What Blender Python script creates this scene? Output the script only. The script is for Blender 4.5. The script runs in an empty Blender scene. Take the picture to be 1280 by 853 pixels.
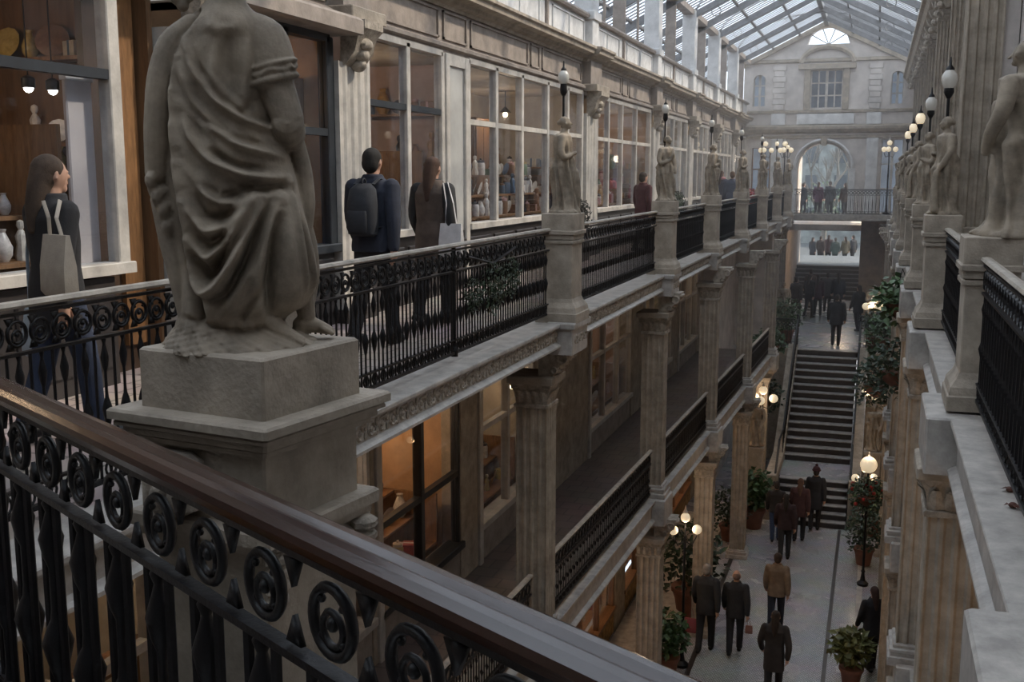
import bpy, bmesh, math, random
import numpy as np
from mathutils import Vector, Matrix, Euler
PI = math.pi
S = bpy.context.scene
COL = S.collection
R = random.Random(7)

# ------------------------------------------------------------------ camera, sky, sun, exposure
cd = bpy.data.cameras.new('camera'); cam = bpy.data.objects.new('camera', cd); COL.objects.link(cam)
cd.sensor_width = 36; cd.lens = 37.4; cd.clip_start = .05; cd.clip_end = 400
cam.location = (0, 0, 1.5); cam.rotation_euler = (math.radians(90-8.867), 0, math.radians(18.79))
S.camera = cam
S.view_settings.view_transform = 'Standard'; S.view_settings.look = 'None'
S.view_settings.gamma = 1; S.view_settings.exposure = -0.18; S.view_settings.use_curve_mapping = False
w = bpy.data.worlds.new('overcast'); S.world = w; w.use_nodes = True
wn = w.node_tree.nodes; wl = w.node_tree.links
bg = wn['Background']; bg.inputs[0].default_value = (.83, .91, 1.0, 1); bg.inputs[1].default_value = 2.8
sd = bpy.data.lights.new('sun', 'SUN'); sd.energy = 8.0; sd.angle = math.radians(3); sd.color = (1, .83, .62)
so = bpy.data.objects.new('sun', sd); COL.objects.link(so); so.rotation_euler = Euler((0, math.radians(48), math.radians(28)))

# ------------------------------------------------------------------ materials
MATS = {}
def mat(name, col, rough=.6, var=.25, scale=6, bump=.0, bscale=None, metal=0, emit=None, estr=0, col2=None, spec=.5, stretch=None):
    if name in MATS: return MATS[name]
    m = bpy.data.materials.new(name); m.use_nodes = True
    nt = m.node_tree; b = nt.nodes['Principled BSDF']
    b.inputs['Roughness'].default_value = rough; b.inputs['Metallic'].default_value = metal
    b.inputs['Specular IOR Level'].default_value = spec
    if emit:
        b.inputs['Emission Color'].default_value = (*emit, 1); b.inputs['Emission Strength'].default_value = estr
    tc = nt.nodes.new('ShaderNodeTexCoord'); src = tc.outputs['Object']
    if stretch:
        mp = nt.nodes.new('ShaderNodeMapping'); mp.inputs['Scale'].default_value = stretch
        nt.links.new(src, mp.inputs[0]); src = mp.outputs[0]
    n = nt.nodes.new('ShaderNodeTexNoise'); n.inputs['Scale'].default_value = scale; n.inputs['Detail'].default_value = 7
    n.inputs['Roughness'].default_value = .65
    nt.links.new(src, n.inputs['Vector'])
    cr = nt.nodes.new('ShaderNodeValToRGB')
    c2 = col2 or tuple(c*(1-var) for c in col); c1 = tuple(min(1, c*(1+var*.5)) for c in col)
    cr.color_ramp.elements[0].position = .35; cr.color_ramp.elements[0].color = (*c2, 1)
    cr.color_ramp.elements[1].position = .68; cr.color_ramp.elements[1].color = (*c1, 1)
    nt.links.new(n.outputs['Fac'], cr.inputs[0]); nt.links.new(cr.outputs[0], b.inputs['Base Color'])
    if bump:
        n2 = nt.nodes.new('ShaderNodeTexNoise'); n2.inputs['Scale'].default_value = bscale or scale*5; n2.inputs['Detail'].default_value = 5
        nt.links.new(src, n2.inputs['Vector'])
        bp = nt.nodes.new('ShaderNodeBump'); bp.inputs['Strength'].default_value = bump; bp.inputs['Distance'].default_value = .02
        nt.links.new(n2.outputs['Fac'], bp.inputs['Height']); nt.links.new(bp.outputs[0], b.inputs['Normal'])
    MATS[name] = m
    return m
def glassmat(name, tint=(.93, .96, 1), gloss=.12, milk=0., rough=.02):
    m = bpy.data.materials.new(name); m.use_nodes = True; nt = m.node_tree; nt.nodes.clear()
    o = nt.nodes.new('ShaderNodeOutputMaterial'); t = nt.nodes.new('ShaderNodeBsdfTransparent'); t.inputs[0].default_value = (*tint, 1)
    g = nt.nodes.new('ShaderNodeBsdfGlossy'); g.inputs['Roughness'].default_value = rough
    lw = nt.nodes.new('ShaderNodeLayerWeight'); lw.inputs[0].default_value = .5
    pw_ = nt.nodes.new('ShaderNodeMath'); pw_.operation = 'POWER'; pw_.inputs[1].default_value = 4
    mu = nt.nodes.new('ShaderNodeMath'); mu.operation = 'MULTIPLY_ADD'; mu.inputs[1].default_value = gloss*4; mu.inputs[2].default_value = gloss*.25; mu.use_clamp = True
    mx = nt.nodes.new('ShaderNodeMixShader'); nt.links.new(lw.outputs['Facing'], pw_.inputs[0]); nt.links.new(pw_.outputs[0], mu.inputs[0]); nt.links.new(mu.outputs[0], mx.inputs[0])
    last = t.outputs[0]
    if milk:
        d = nt.nodes.new('ShaderNodeBsdfTranslucent'); d.inputs[0].default_value = (.85, .88, .92, 1)
        tn = nt.nodes.new('ShaderNodeTexNoise'); tn.inputs['Scale'].default_value = 2.2; tn.inputs['Detail'].default_value = 6
        tcn = nt.nodes.new('ShaderNodeTexCoord'); nt.links.new(tcn.outputs['Object'], tn.inputs[0])
        mm = nt.nodes.new('ShaderNodeMath'); mm.operation = 'MULTIPLY'; mm.inputs[1].default_value = milk*2
        nt.links.new(tn.outputs['Fac'], mm.inputs[0])
        m2 = nt.nodes.new('ShaderNodeMixShader'); nt.links.new(mm.outputs[0], m2.inputs[0])
        nt.links.new(t.outputs[0], m2.inputs[1]); nt.links.new(d.outputs[0], m2.inputs[2]); last = m2.outputs[0]
    nt.links.new(last, mx.inputs[1]); nt.links.new(g.outputs[0], mx.inputs[2]); nt.links.new(mx.outputs[0], o.inputs[0])
    MATS[name] = m
    return m
STONE = mat('limestone', (.34, .292, .235), .8, .35, 5, .25, 60)
STATUE = mat('statue_stone', (.285, .238, .182), .8, .45, 7, .12, 120)
WHITE = mat('white_painted_wood', (.47, .445, .41), .5, .3, 4, .1, 40)
PARAPET = mat('pale_parapet_paint', (.60, .60, .60), .6, .25, 3)
FRIEZE = mat('mauve_grey_plaster', (.28, .24, .21), .75, .3, 4, .15, 40)
CARVE = mat('carved_stone', (.36, .315, .26), .8, .45, 14, .4, 70)
MARBLE = mat('worn_marble', (.39, .365, .335), .45, .35, 6, .15, 50)
IRON = mat('black_cast_iron', (.006, .006, .0075), .45, .3, 20, .1, 80, spec=.3)
IRONTOP = mat('pale_iron_rail', (.44, .40, .345), .35, .4, 9)  # handrail iron, paler than the rest of the railing
WOOD = mat('polished_dark_wood', (.030, .013, .010), .20, .45, 3, .03, 30, spec=.8, stretch=(1, 9, 9))
DARK = mat('dark_blue_paint', (.018, .022, .028), .45, .3, 5)
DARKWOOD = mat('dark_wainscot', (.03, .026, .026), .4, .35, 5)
OAK = mat('warm_oak', (.22, .11, .045), .5, .4, 5, stretch=(6, 6, 1))
FACADE = mat('facade_stone', (.54, .50, .47), .85, .28, 1.6, .2, 24)
GLASS = glassmat('shop_glass', gloss=.12)
ROOFGLASS = glassmat('roof_glass', (.95, .97, 1.0), .02, .16, .2)
GLOBE = mat('lit_glass_globe', (.9, .8, .62), .3, .05, 4, emit=(1, .80, .52), estr=.55)
GLOBEW = mat('faint_glow_globe', (.42, .41, .38), .25, .1, 4, emit=(1, .92, .8), estr=.05)  # globe of an unlit lamp, with a faint glow added
BULB = mat('warm_bulb', (1, .8, .5), .3, .0, 4, emit=(1, .72, .40), estr=14)
BULBW = mat('white_spot_bulb', (1, .95, .9), .3, .0, 4, emit=(1, .9, .8), estr=16)
LEAF = mat('leaf_green', (.045, .10, .035), .5, .5, 9)
LEAFD = mat('dark_leaf_green', (.022, .048, .022), .5, .5, 9)
SOIL = mat('potting_soil', (.03, .02, .015), .9)
POT = mat('terracotta_pot', (.17, .07, .045), .7)
REDF = mat('red_flower', (.38, .025, .02), .6, .4, 20)
BRONZE = mat('bronze_paint', (.07, .045, .025), .4, .3, 10, metal=.5)
BARK = mat('winter_bark', (.14, .13, .115), .9, .3, 10)
SKIN = mat('skin', (.42, .25, .18), .55, .1, 8)
def cloth(n, c, v=.25): return mat(n, c, .9, v, 12, .15, 140)

# patterned floors
def tilemat(name, c1, c2, mort, sx, sy, rough, msize=.02):
    m = bpy.data.materials.new(name); m.use_nodes = True; nt = m.node_tree; b = nt.nodes['Principled BSDF']
    tc = nt.nodes.new('ShaderNodeTexCoord'); br = nt.nodes.new('ShaderNodeTexBrick'); br.offset = .5
    br.inputs['Scale'].default_value = 1; br.inputs['Brick Width'].default_value = sx; br.inputs['Row Height'].default_value = sy
    br.inputs['Mortar Size'].default_value = msize
    br.inputs['Color1'].default_value = (*c1, 1); br.inputs['Color2'].default_value = (*c2, 1); br.inputs['Mortar'].default_value = (*mort, 1)
    n = nt.nodes.new('ShaderNodeTexNoise'); n.inputs['Scale'].default_value = 1.3; n.inputs['Detail'].default_value = 6
    mx = nt.nodes.new('ShaderNodeMixRGB'); mx.blend_type = 'MULTIPLY'; mx.inputs[0].default_value = .38
    nt.links.new(tc.outputs['Object'], br.inputs[0]); nt.links.new(tc.outputs['Object'], n.inputs[0])
    nt.links.new(br.outputs[0], mx.inputs[1]); nt.links.new(n.outputs['Color'], mx.inputs[2]); nt.links.new(mx.outputs[0], b.inputs['Base Color'])
    mr = nt.nodes.new('ShaderNodeMapRange'); mr.inputs[3].default_value = rough-.1; mr.inputs[4].default_value = rough+.2
    nt.links.new(n.outputs['Fac'], mr.inputs[0]); nt.links.new(mr.outputs[0], b.inputs['Roughness'])
    MATS[name] = m
    return m
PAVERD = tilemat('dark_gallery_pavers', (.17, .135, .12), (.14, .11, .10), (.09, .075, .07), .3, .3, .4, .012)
MOSAIC = tilemat('mosaic_floor', (.50, .52, .55), (.38, .40, .43), (.2, .19, .19), .05, .05, .20, .006)
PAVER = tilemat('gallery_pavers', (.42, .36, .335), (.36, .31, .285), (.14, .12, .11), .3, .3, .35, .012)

# ------------------------------------------------------------------ geometry helpers
class G:
    def __init__(s): s.V = []; s.F = []
    def quad(s, *p):
        k = len(s.V); s.V += [tuple(q) for q in p]; s.F.append(tuple(range(k, k+len(p)))); return s
    def box(s, x0, x1, y0, y1, z0, z1):
        k = len(s.V)
        s.V += [(x, y, z) for z in (z0, z1) for y in (y0, y1) for x in (x0, x1)]
        s.F += [tuple(k+i for i in f) for f in ((0, 2, 3, 1), (4, 5, 7, 6), (0, 1, 5, 4), (2, 6, 7, 3), (0, 4, 6, 2), (1, 3, 7, 5))]
        return s
    def bbox(s, x0, x1, y0, y1, z0, z1, b=.01):       # box with chamfered vertical and top edges
        pr = [(x0+b, y0), (x1-b, y0), (x1, y0+b), (x1, y1-b), (x1-b, y1), (x0+b, y1), (x0, y1-b), (x0, y0+b)]
        cx, cy = (x0+x1)/2, (y0+y1)/2
        def ins(p, d): return (p[0]+(d if p[0] < cx else -d), p[1]+(d if p[1] < cy else -d))
        rings = [[(*p, z0) for p in pr], [(*p, z1-b) for p in pr], [(*ins(p, b), z1) for p in pr]]
        return s.loft(rings, True)
    def loft(s, rings, caps=True, closed=True):
        k = len(s.V); n = len(rings[0])
        for r in rings: s.V += [tuple(p) for p in r]
        for i in range(len(rings)-1):
            for j in range(n if closed else n-1):
                a = k+i*n+j; b = k+i*n+(j+1) % n
                s.F.append((a, b, b+n, a+n))
        if caps and closed:
            s.F.append(tuple(k+j for j in reversed(range(n)))); s.F.append(tuple(k+(len(rings)-1)*n+j for j in range(n)))
        return s
    def prism(s, prof, a0, a1, axis='y'):             # prof: (u,v) polygon; extruded along an axis
        f = {'y': lambda u, v, t: (u, t, v), 'x': lambda u, v, t: (t, u, v), 'z': lambda u, v, t: (u, v, t)}[axis]
        return s.loft([[f(u, v, a0) for u, v in prof], [f(u, v, a1) for u, v in prof]])
    def lathe(s, prof, n=12, c=(0, 0, 0), ph=0):
        return s.loft([[(c[0]+r*math.cos(2*PI*j/n+ph), c[1]+r*math.sin(2*PI*j/n+ph), c[2]+z) for j in range(n)] for r, z in prof])
    def sphere(s, c, r, n=12, m=8):
        rx, ry, rz = (r, r, r) if not hasattr(r, '__len__') else r
        return s.loft([[(c[0]+rx*math.sin(PI*max(.02, min(.98, i/m)))*math.cos(2*PI*j/n), c[1]+ry*math.sin(PI*max(.02, min(.98, i/m)))*math.sin(2*PI*j/n), c[2]-rz*math.cos(PI*i/m)) for j in range(n)] for i in range(m+1)])
    def torus(s, c, R1, r, n=18, m=6, axis='y', arc=1.0):
        rings = []
        N = n if arc == 1 else n+1
        for i in range(N):
            a = 2*PI*arc*i/n; ring = []
            for j in range(m):
                b = 2*PI*j/m; q = R1+r*math.cos(b)
                u, v, t = q*math.cos(a), q*math.sin(a), r*math.sin(b)
                ring.append({'y': (c[0]+u, c[1]+t, c[2]+v), 'z': (c[0]+u, c[1]+v, c[2]+t), 'x': (c[0]+t, c[1]+u, c[2]+v)}[axis])
            rings.append(ring)
        if arc == 1: rings.append(rings[0])
        return s.loft(rings, False)
    def tube(s, pts, rad, n=8, flat=None):
        P = [Vector(p) for p in pts]
        if not hasattr(rad, '__len__'): rad = [rad]*len(P)
        rings = []; up = None
        for i, p in enumerate(P):
            t = (P[min(i+1, len(P)-1)]-P[max(i-1, 0)]).normalized()
            if up is None: up = Vector((0, 0, 1)) if abs(t.z) < .9 else Vector((1, 0, 0))
            a = t.cross(up)
            if a.length < 1e-4: a = t.cross(Vector((0, 1, 0)))
            a.normalize(); b = a.cross(t); up = b
            rr = rad[i]; ra, rb = (rr, rr) if not hasattr(rr, '__len__') else rr
            rings.append([p+a*ra*math.cos(2*PI*j/n)+b*rb*math.sin(2*PI*j/n) for j in range(n)])
        return s.loft(rings)
    def limb(s, pts, rad, n=10):                       # tube with round ends and smoothed joints
        P = [Vector(p) for p in pts]; Q = []; q = []
        for i in range(len(P)-1):
            for k in range(4):
                t = k/4; Q.append(P[i].lerp(P[i+1], t)); q.append(rad[i]*(1-t)+rad[i+1]*t)
        Q.append(P[-1]); q.append(rad[-1])
        for _ in range(2):
            Q = [Q[0]]+[(Q[i-1]+Q[i]*2+Q[i+1])/4 for i in range(1, len(Q)-1)]+[Q[-1]]
        d0 = (Q[0]-Q[1]).normalized(); d1 = (Q[-1]-Q[-2]).normalized()
        Q = [Q[0]+d0*q[0]*.9, Q[0]+d0*q[0]*.55]+Q+[Q[-1]+d1*q[-1]*.55, Q[-1]+d1*q[-1]*.9]
        q = [q[0]*.35, q[0]*.8]+q+[q[-1]*.8, q[-1]*.35]
        return s.tube(Q, q, n)
    def add(s, g, M=None):
        k = len(s.V)
        s.V += [tuple(M @ Vector(v)) if M else v for v in g.V]
        s.F += [tuple(k+i for i in f) for f in g.F]
        return s
    def mesh(s, name, m, smooth=False):
        me = bpy.data.meshes.new(name); me.from_pydata([tuple(v) for v in s.V], [], s.F); me.update()
        bm = bmesh.new(); bm.from_mesh(me); bmesh.ops.recalc_face_normals(bm, faces=bm.faces); bm.to_mesh(me); bm.free()
        if smooth:
            me.polygons.foreach_set('use_smooth', [True]*len(me.polygons))
            if smooth == 'auto': me.set_sharp_from_angle(angle=math.radians(40))
        me.materials.append(m)
        return me
    def obj(s, name, m, parent=None, smooth=False, loc=(0, 0, 0), rz=0):
        return put(name, s.mesh(name, m, smooth), parent, loc, rz)
def put(name, me, parent=None, loc=(0, 0, 0), rz=0):
    o = bpy.data.objects.new(name, me); COL.objects.link(o); o.location = loc; o.rotation_euler = (0, 0, rz)
    if parent: o.parent = parent
    return o
def tag(o, label, cat, group=None):
    o['label'] = label; o['category'] = cat; o['kind'] = 'thing'
    if group: o['group'] = group
    return o
def thing(name, label, cat, loc=(0, 0, 0), rz=0, group=None):
    o = bpy.data.objects.new(name, None); COL.objects.link(o); o.location = loc; o.rotation_euler = (0, 0, rz); o.empty_display_size = .1
    return tag(o, label, cat, group)
def struct(o): o['kind'] = 'structure'; return o
def sroot(name, loc=(0, 0, 0), rz=0):
    o = bpy.data.objects.new(name, None); COL.objects.link(o); o.location = loc; o.rotation_euler = (0, 0, rz); o['kind'] = 'structure'
    return o
def stuff(o): o['kind'] = 'stuff'; return o
def T(x=0, y=0, z=0, rz=0, s=1):
    return Matrix.Translation((x, y, z)) @ Matrix.Rotation(rz, 4, 'Z') @ Matrix.Scale(s, 4)
def remeshed(g, name, m, vox, smooth_it=2):            # union of overlapping volumes into one continuous surface
    me = g.mesh(name, m); o = bpy.data.objects.new('t', me); COL.objects.link(o)
    md = o.modifiers.new('r', 'REMESH'); md.mode = 'VOXEL'; md.voxel_size = vox; md.use_smooth_shade = True
    if smooth_it:
        sm = o.modifiers.new('s', 'SMOOTH'); sm.iterations = smooth_it; sm.factor = .5
    dg = bpy.context.evaluated_depsgraph_get(); dg.update()
    out = bpy.data.meshes.new_from_object(o.evaluated_get(dg)); out.name = name
    bpy.data.objects.remove(o); bpy.data.meshes.remove(me)
    out.materials.clear(); out.materials.append(m)
    return out
def lamp(name, loc, power, col, size=.12, parent=None):
    d = bpy.data.lights.new(name, 'POINT'); d.energy = power; d.color = col; d.shadow_soft_size = size
    o = bpy.data.objects.new(name, d); COL.objects.link(o); o.location = loc
    if parent: o.parent = parent
    return o
ORD = ['nearest', 'second', 'third', 'fourth', 'fifth', 'sixth', 'seventh', 'eighth', 'ninth', 'tenth', 'eleventh', 'twelfth', 'thirteenth', 'fourteenth', 'fifteenth', 'sixteenth', 'seventeenth', 'eighteenth', 'nineteenth', 'twentieth', 'twenty first', 'twenty second', 'twenty third', 'twenty fourth']

ZM, ZG, ZC = -3.5, -7.8, -4.1           # middle gallery, ground floor, corridor at the head of the stairs
def xm(y): return -3.27+.031*(y-11.7)   # line of the middle gallery's edge
PL = [4.85, 10.5, 16.05, 20.8, 25.6, 30.3, 34.9, 39.2]      # left piers
PR = [3.45, 7.4, 11.3, 15.2, 19.1, 23.0, 26.9, 30.8, 34.7, 38.6]  # right piers
XL, XRR = -3.12, .66                    # railing lines

# ================================================================== STRUCTURE
# floors
struct(G().box(-5.0, 2.2, -3, 60, ZG-.3, ZG).obj('floor', MOSAIC))
for i, (x0, x1, m) in enumerate([(-3.45, -3.25, MARBLE), (-3.0, -2.9, DARKWOOD), (-.55, -.47, DARKWOOD), (.0, .12, MARBLE)]):
    struct(G().box(x0, x1, 10, 28.4, ZG-.02, ZG+.006).obj('floor_strip', m))
struct(G().box(-4.6, -3.45, 10, 28.4, ZG, ZG+.12).obj('kerb', MARBLE))
struct(G().box(-7.2, -3.12, 0, 45, -.24, 0).obj('floor_upper', PAVER))
struct(G().box(-7.2, -3.3, 2, 45, -.42, -.24).obj('ceiling', FRIEZE))
struct(G().box(.8, 3.2, -1, 45, -.34, 0).obj('floor_upper', PAVER))
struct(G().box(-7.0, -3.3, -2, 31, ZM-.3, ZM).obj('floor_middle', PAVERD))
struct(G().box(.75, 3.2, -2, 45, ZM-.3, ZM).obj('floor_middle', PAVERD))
struct(G().box(-3.9, 1.2, 35.6, 50.4, ZC-.3, ZC).obj('floor_corridor', MOSAIC))
struct(G().box(-3.6, -.3, 53.9, 60, -3.1, -2.8).obj('floor_street', mat('wet_street', (.13, .14, .15), .35, .3, 3)))

# upper left ledge: top slab, carved frieze, bottom moulding
led = sroot('trim_1')
def ledge(x, y0, y1, zt, parent, h=.24, sgn=1, back=.35, rel=None):
    pr = [(x-sgn*back, zt), (x-sgn*.005, zt), (x, zt-.008), (x, zt-.03), (x-sgn*.02, zt-.05), (x-sgn*.05, zt-.06), (x-sgn*.05, zt-h+.05), (x-sgn*.02, zt-h+.035), (x, zt-h+.02), (x, zt-h), (x-sgn*back, zt-h)]
    return G().prism(pr, y0, y1).obj('ledge', MARBLE, parent)
def scrolls(x, y0, y1, zc, sgn, step=.16, hh=.055):     # carved foliage in relief
    g = G(); n = int((y1-y0)/step)
    for i in range(n):
        y = y0+(i+.5)*step; f = 1 if i % 2 else -1
        g.torus((x, y, zc), hh*.75, .012, 10, 4, 'x', .8)
        g.sphere((x, y, zc), (.016, .022, .022), 6, 4)
        for k in (-1, 1):
            g.sphere((x, y+step*.5, zc+k*hh*.55), (.013, .02, .03), 6, 4)
        g.sphere((x, y+step*.3, zc+f*hh*.7), (.012, .034, .014), 6, 4)
    return g
ledge(-2.95, 2.2, 42.3, .02, led)
stuff(scrolls(-2.995, 5.6, 30, -.105, 1).obj('carved_frieze', CARVE, led))
for y in PL:
    G().bbox(-3.1, -2.83, y-.3, y+.3, -.3, .022, .012).obj('ledge_block', MARBLE, led)
    G().bbox(-3.1, -2.80, y-.33, y+.33, -.03, .03, .01).obj('ledge_block_cap', MARBLE, led)
    stuff(scrolls(-2.832, y-.26, y+.26, -.15, 1, .17, .05).obj('carved_rosettes', CARVE, led))
# middle left ledge (slightly skewed line)
led2 = sroot('trim_2', (xm(0), 0, 0), -math.atan(.031))
ledge(.13, 2, 30.6, ZM+.02, led2, .34, 1, .5)
for y in PL[1:6]:
    G().bbox(-.1, .28, y-.3, y+.3, ZM-.38, ZM+.025, .012).obj('ledge_block', MARBLE, led2)
# right ledges
led3 = sroot('trim_3')
ledge(.5, .5, 43, 0, led3, .34, -1, .3)
for y in PR:
    G().bbox(.36, .7, y-.42, y+.42, -.36, .004, .012).obj('ledge_block', MARBLE, led3)
led4 = sroot('trim_4')
ledge(.55, 2, 31, ZM+.02, led4, .34, -1, .3)
for y in PR[1:8]:
    G().bbox(.42, .8, y-.35, y+.35, ZM-.38, ZM+.03, .012).obj('ledge_block', MARBLE, led4)

# upper left wall: pilasters, lintel, frieze, cornice, parapet
WX = -5.2
PIL = [(7.08, 7.62), (9.67, 10.32), (19.25, 20.1), (25.45, 26.2), (30.6, 31.3), (35.4, 36.1), (40.2, 40.9)]
wl_ = sroot('wall_left')
def flutes(u0, u1, n, d):     # fluted face profile along u at depth v=0 going in by d
    pts = []; wd = (u1-u0)/n
    for i in range(n):
        a = u0+i*wd
        pts += [(a+wd*.12, 0), (a+wd*.3, -d), (a+wd*.7, -d), (a+wd*.88, 0)]
    return pts
for k, (a, b) in enumerate(PIL):
    pr = [(WX-.25, a), (WX+.10, a)]+[(WX+.10+v, u) for u, v in flutes(a, b, 4, .02)]+[(WX+.10, b), (WX-.25, b)]
    G().prism(pr, .12, 2.62, 'z').obj('pilaster', WHITE, wl_)
    G().bbox(WX-.2, WX+.16, a-.04, b+.04, 0, .14, .01).obj('pilaster_base', DARKWOOD, wl_)
    g = G()   # corbel with carved head drop
    g.prism([(WX+.06, 3.02), (WX+.34, 3.02), (WX+.34, 2.94), (WX+.26, 2.86), (WX+.22, 2.72), (WX+.12, 2.6), (WX+.06, 2.58)], a+.12, b-.12)
    for j in range(3): g.sphere((WX+.22-.03*j, (a+b)/2, 2.8-.1*j), (.09, .13-.03*j, .07), 8, 6)
    g.obj('corbel', CARVE, wl_, 'auto')
    G().bbox(WX-.2, WX+.3, a-.06, b+.06, 3.02, 3.14, .012).obj('pilaster_cap', STONE, wl_)
    G().box(WX-.2, WX+.16, a+.02, b-.02, 3.14, 3.56).obj('frieze_block', FRIEZE, wl_)
# lintel, frieze and cornice run
G().prism([(WX-.2, 3.0), (WX+.04, 3.0), (WX+.04, 3.04), (WX+.09, 3.06), (WX+.09, 3.1), (WX+.03, 3.13), (WX-.2, 3.13)], 2, 44.8).obj('lintel_moulding', FRIEZE, wl_)
G().box(WX-.2, WX, 2, 44.8, 3.13, 3.56).obj('frieze', FRIEZE, wl_)
cuts = sorted([p for ab in PIL for p in ab]+[2.2, 44.6])
panel_spans = [(2.3, 4.4), (4.5, 7.0), (7.7, 9.6), (10.4, 12.45), (12.6, 13.4), (13.55, 16.0), (16.15, 16.6), (16.75, 19.15), (20.2, 22.3), (22.45, 23.0), (23.15, 25.35), (26.3, 28.2), (28.35, 28.8), (28.95, 30.5), (31.4, 33.1), (33.25, 35.3), (36.2, 38), (38.1, 40.1)]
for a, b in panel_spans:     # raised panel frames on the frieze
    g = G()
    for z0, z1 in ((3.17, 3.195), (3.49, 3.515)): g.box(WX, WX+.025, a, b, z0, z1)
    for y0, y1 in ((a, a+.03), (b-.03, b)): g.box(WX, WX+.025, y0, y1, 3.17, 3.515)
    g.obj('frieze_panel', FRIEZE, wl_)
cor = [(WX-.2, 3.54), (WX+.03, 3.54), (WX+.05, 3.58), (WX+.12, 3.60), (WX+.14, 3.64), (WX+.26, 3.66), (WX+.27, 3.72), (WX+.31, 3.74), (WX+.31, 3.78), (WX-.2, 3.82)]
G().prism(cor, 2, 44.8).obj('cornice', STONE, wl_)
for a, b in PIL[2:]:
    G().prism([(u+.09, v) for u, v in cor], a-.12, b+.12).obj('cornice_break', STONE, wl_)
for a, b in PIL[:2]:
    G().prism([(u+.05, v) for u, v in cor], a-.05, b+.05).obj('cornice_break', STONE, wl_)
# parapet with panels and clerestory posts
G().box(WX-.15, WX+.02, 2, 44.8, 3.8, 4.32).obj('parapet', PARAPET, wl_)
G().prism([(WX-.2, 4.32), (WX+.1, 4.32), (WX+.12, 4.36), (WX+.1, 4.4), (WX-.2, 4.4)], 2, 44.8).obj('parapet_coping', FRIEZE, wl_)
py = [2.5, 6.1, 9.9, 14.2, 16.9, 19.6, 22.4, 25.75, 28.2, 30.9, 33.2, 35.7, 38, 40.5, 43]
for i, y in enumerate(py):
    big = y in (9.9, 19.6, 25.75, 30.9, 35.7, 40.5)
    wd = .22 if big else .04
    G().bbox(WX-.2, WX+(.16 if big else .07), y-wd, y+wd, 3.8, 6.05 if big else 5.95, .012).obj('clerestory_post', PARAPET if big else FRIEZE, wl_)
    if big: G().bbox(WX-.24, WX+.2, y-wd-.05, y+wd+.05, 4.3, 4.45, .012).obj('post_collar', PARAPET, wl_)
for i in range(len(py)-1):
    y0, y1 = py[i]+.35, py[i+1]-.35
    g = G()
    for z0, z1 in ((3.86, 3.885), (4.24, 4.265)): g.box(WX+.02, WX+.04, y0, y1, z0, z1)
    for a in (y0, (y0+y1)/2, y1-.03): g.box(WX+.02, WX+.04, a, a+.03, 3.86, 4.265)
    g.obj('parapet_panel', PARAPET, wl_)
    n = max(1, int((y1-y0)/1.0))
    for k in range(1, n):
        y = y0+(y1-y0)*k/n
        G().box(WX-.06, WX-.01, y-.022, y+.022, 4.4, 5.9).obj('clerestory_mullion', FRIEZE, wl_)
G().box(WX-.15, WX+.12, 2, 44.8, 5.92, 6.08).obj('eaves_beam', FRIEZE, wl_)
# dark wainscot below the shop windows
for a, b in [(2.2, 6.3), (7.7, 9.6), (10.35, 19.2), (20.15, 25.4), (26.25, 30.55), (31.35, 35.35), (36.15, 40.15), (40.95, 44.7)]:
    G().box(WX-.12, WX+.04, a, b, 0, .78).obj('wainscot', DARKWOOD, wl_)
    n = max(1, int((b-a)/.95))
    for k in range(n):
        y0 = a+(b-a)*k/n+.06; y1 = a+(b-a)*(k+1)/n-.06
        G().bbox(WX+.02, WX+.065, y0, y1, .14, .68, .012).obj('wainscot_panel', DARKWOOD, wl_)

# shop windows --------------------------------------------------------------------------
wcount = [0]
def shopfront(x, posts, z0, zt, z1, frame, sgn=1, pw=.035, tr=None, wide=None, sill=.1):
    """window in the plane x (outer side +sgn*x); posts: y positions; transom at zt"""
    wcount[0] += 1
    r = sroot('window_%d' % wcount[0])
    tr = tr or frame
    d0, d1 = sorted((x-.06, x+.05))
    for p in posts: G().bbox(d0, d1, p-pw, p+pw, z0, z1, .008).obj('post', frame, r)
    for i in range(len(posts)-1):
        a, b = posts[i]+pw, posts[i+1]-pw
        G().box(x-.04, x+.04, a, b, zt-.035, zt+.035).obj('transom', tr, r)
        G().box(x-.006, x+.006, a, b, z0, zt-.035).obj('pane', GLASS, r)
        G().box(x-.006, x+.006, a, b, zt+.035, z1).obj('pane', GLASS, r)
    G().bbox(x-.12, x+sgn*sill if sgn > 0 else x+.12, posts[0]-pw, posts[-1]+pw, z0-.06, z0+.02, .006).obj('sill', frame, r)
    G().box(x-.06, x+.05, posts[0], posts[-1], z1-.05, z1+.02).obj('head', frame, r)
    return r
shopfront(WX, [2.3, 3.6, 4.9, 6.42], .86, 2.2, 3.0, WHITE, pw=.06, tr=DARK)
shopfront(WX, [7.75, 8.75, 9.6], .8, 1.92, 2.84, DARK, pw=.07)
struct(G().bbox(WX-.1, WX+.36, 7.6, 9.75, 2.86, 3.02, .03).obj('trim_5', FRIEZE))
shopfront(WX, [10.42, 11.47, 12.5], .86, 2.27, 3.0, WHITE, tr=DARK, pw=.05)
shopfront(WX, [13.4, 14.5, 15.66, 17.0, 18.2, 19.15], .84, 2.2, 3.0, WHITE, pw=.05)
shopfront(WX, [20.2, 21.2, 22.4, 23.8, 25.35], .84, 2.2, 3.0, WHITE)
shopfront(WX, [26.3, 27.3, 28.4, 29.5, 30.5], .84, 2.2, 3.0, WHITE)
shopfront(WX, [31.4, 32.4, 33.4, 34.4, 35.3], .84, 2.2, 3.0, WHITE)
shopfront(WX, [36.2, 37.2, 38.2, 39.2, 40.1], .84, 2.2, 3.0, WHITE)
shopfront(WX, [41.0, 42.2, 43.4, 44.6], .84, 2.2, 3.0, WHITE)
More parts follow.
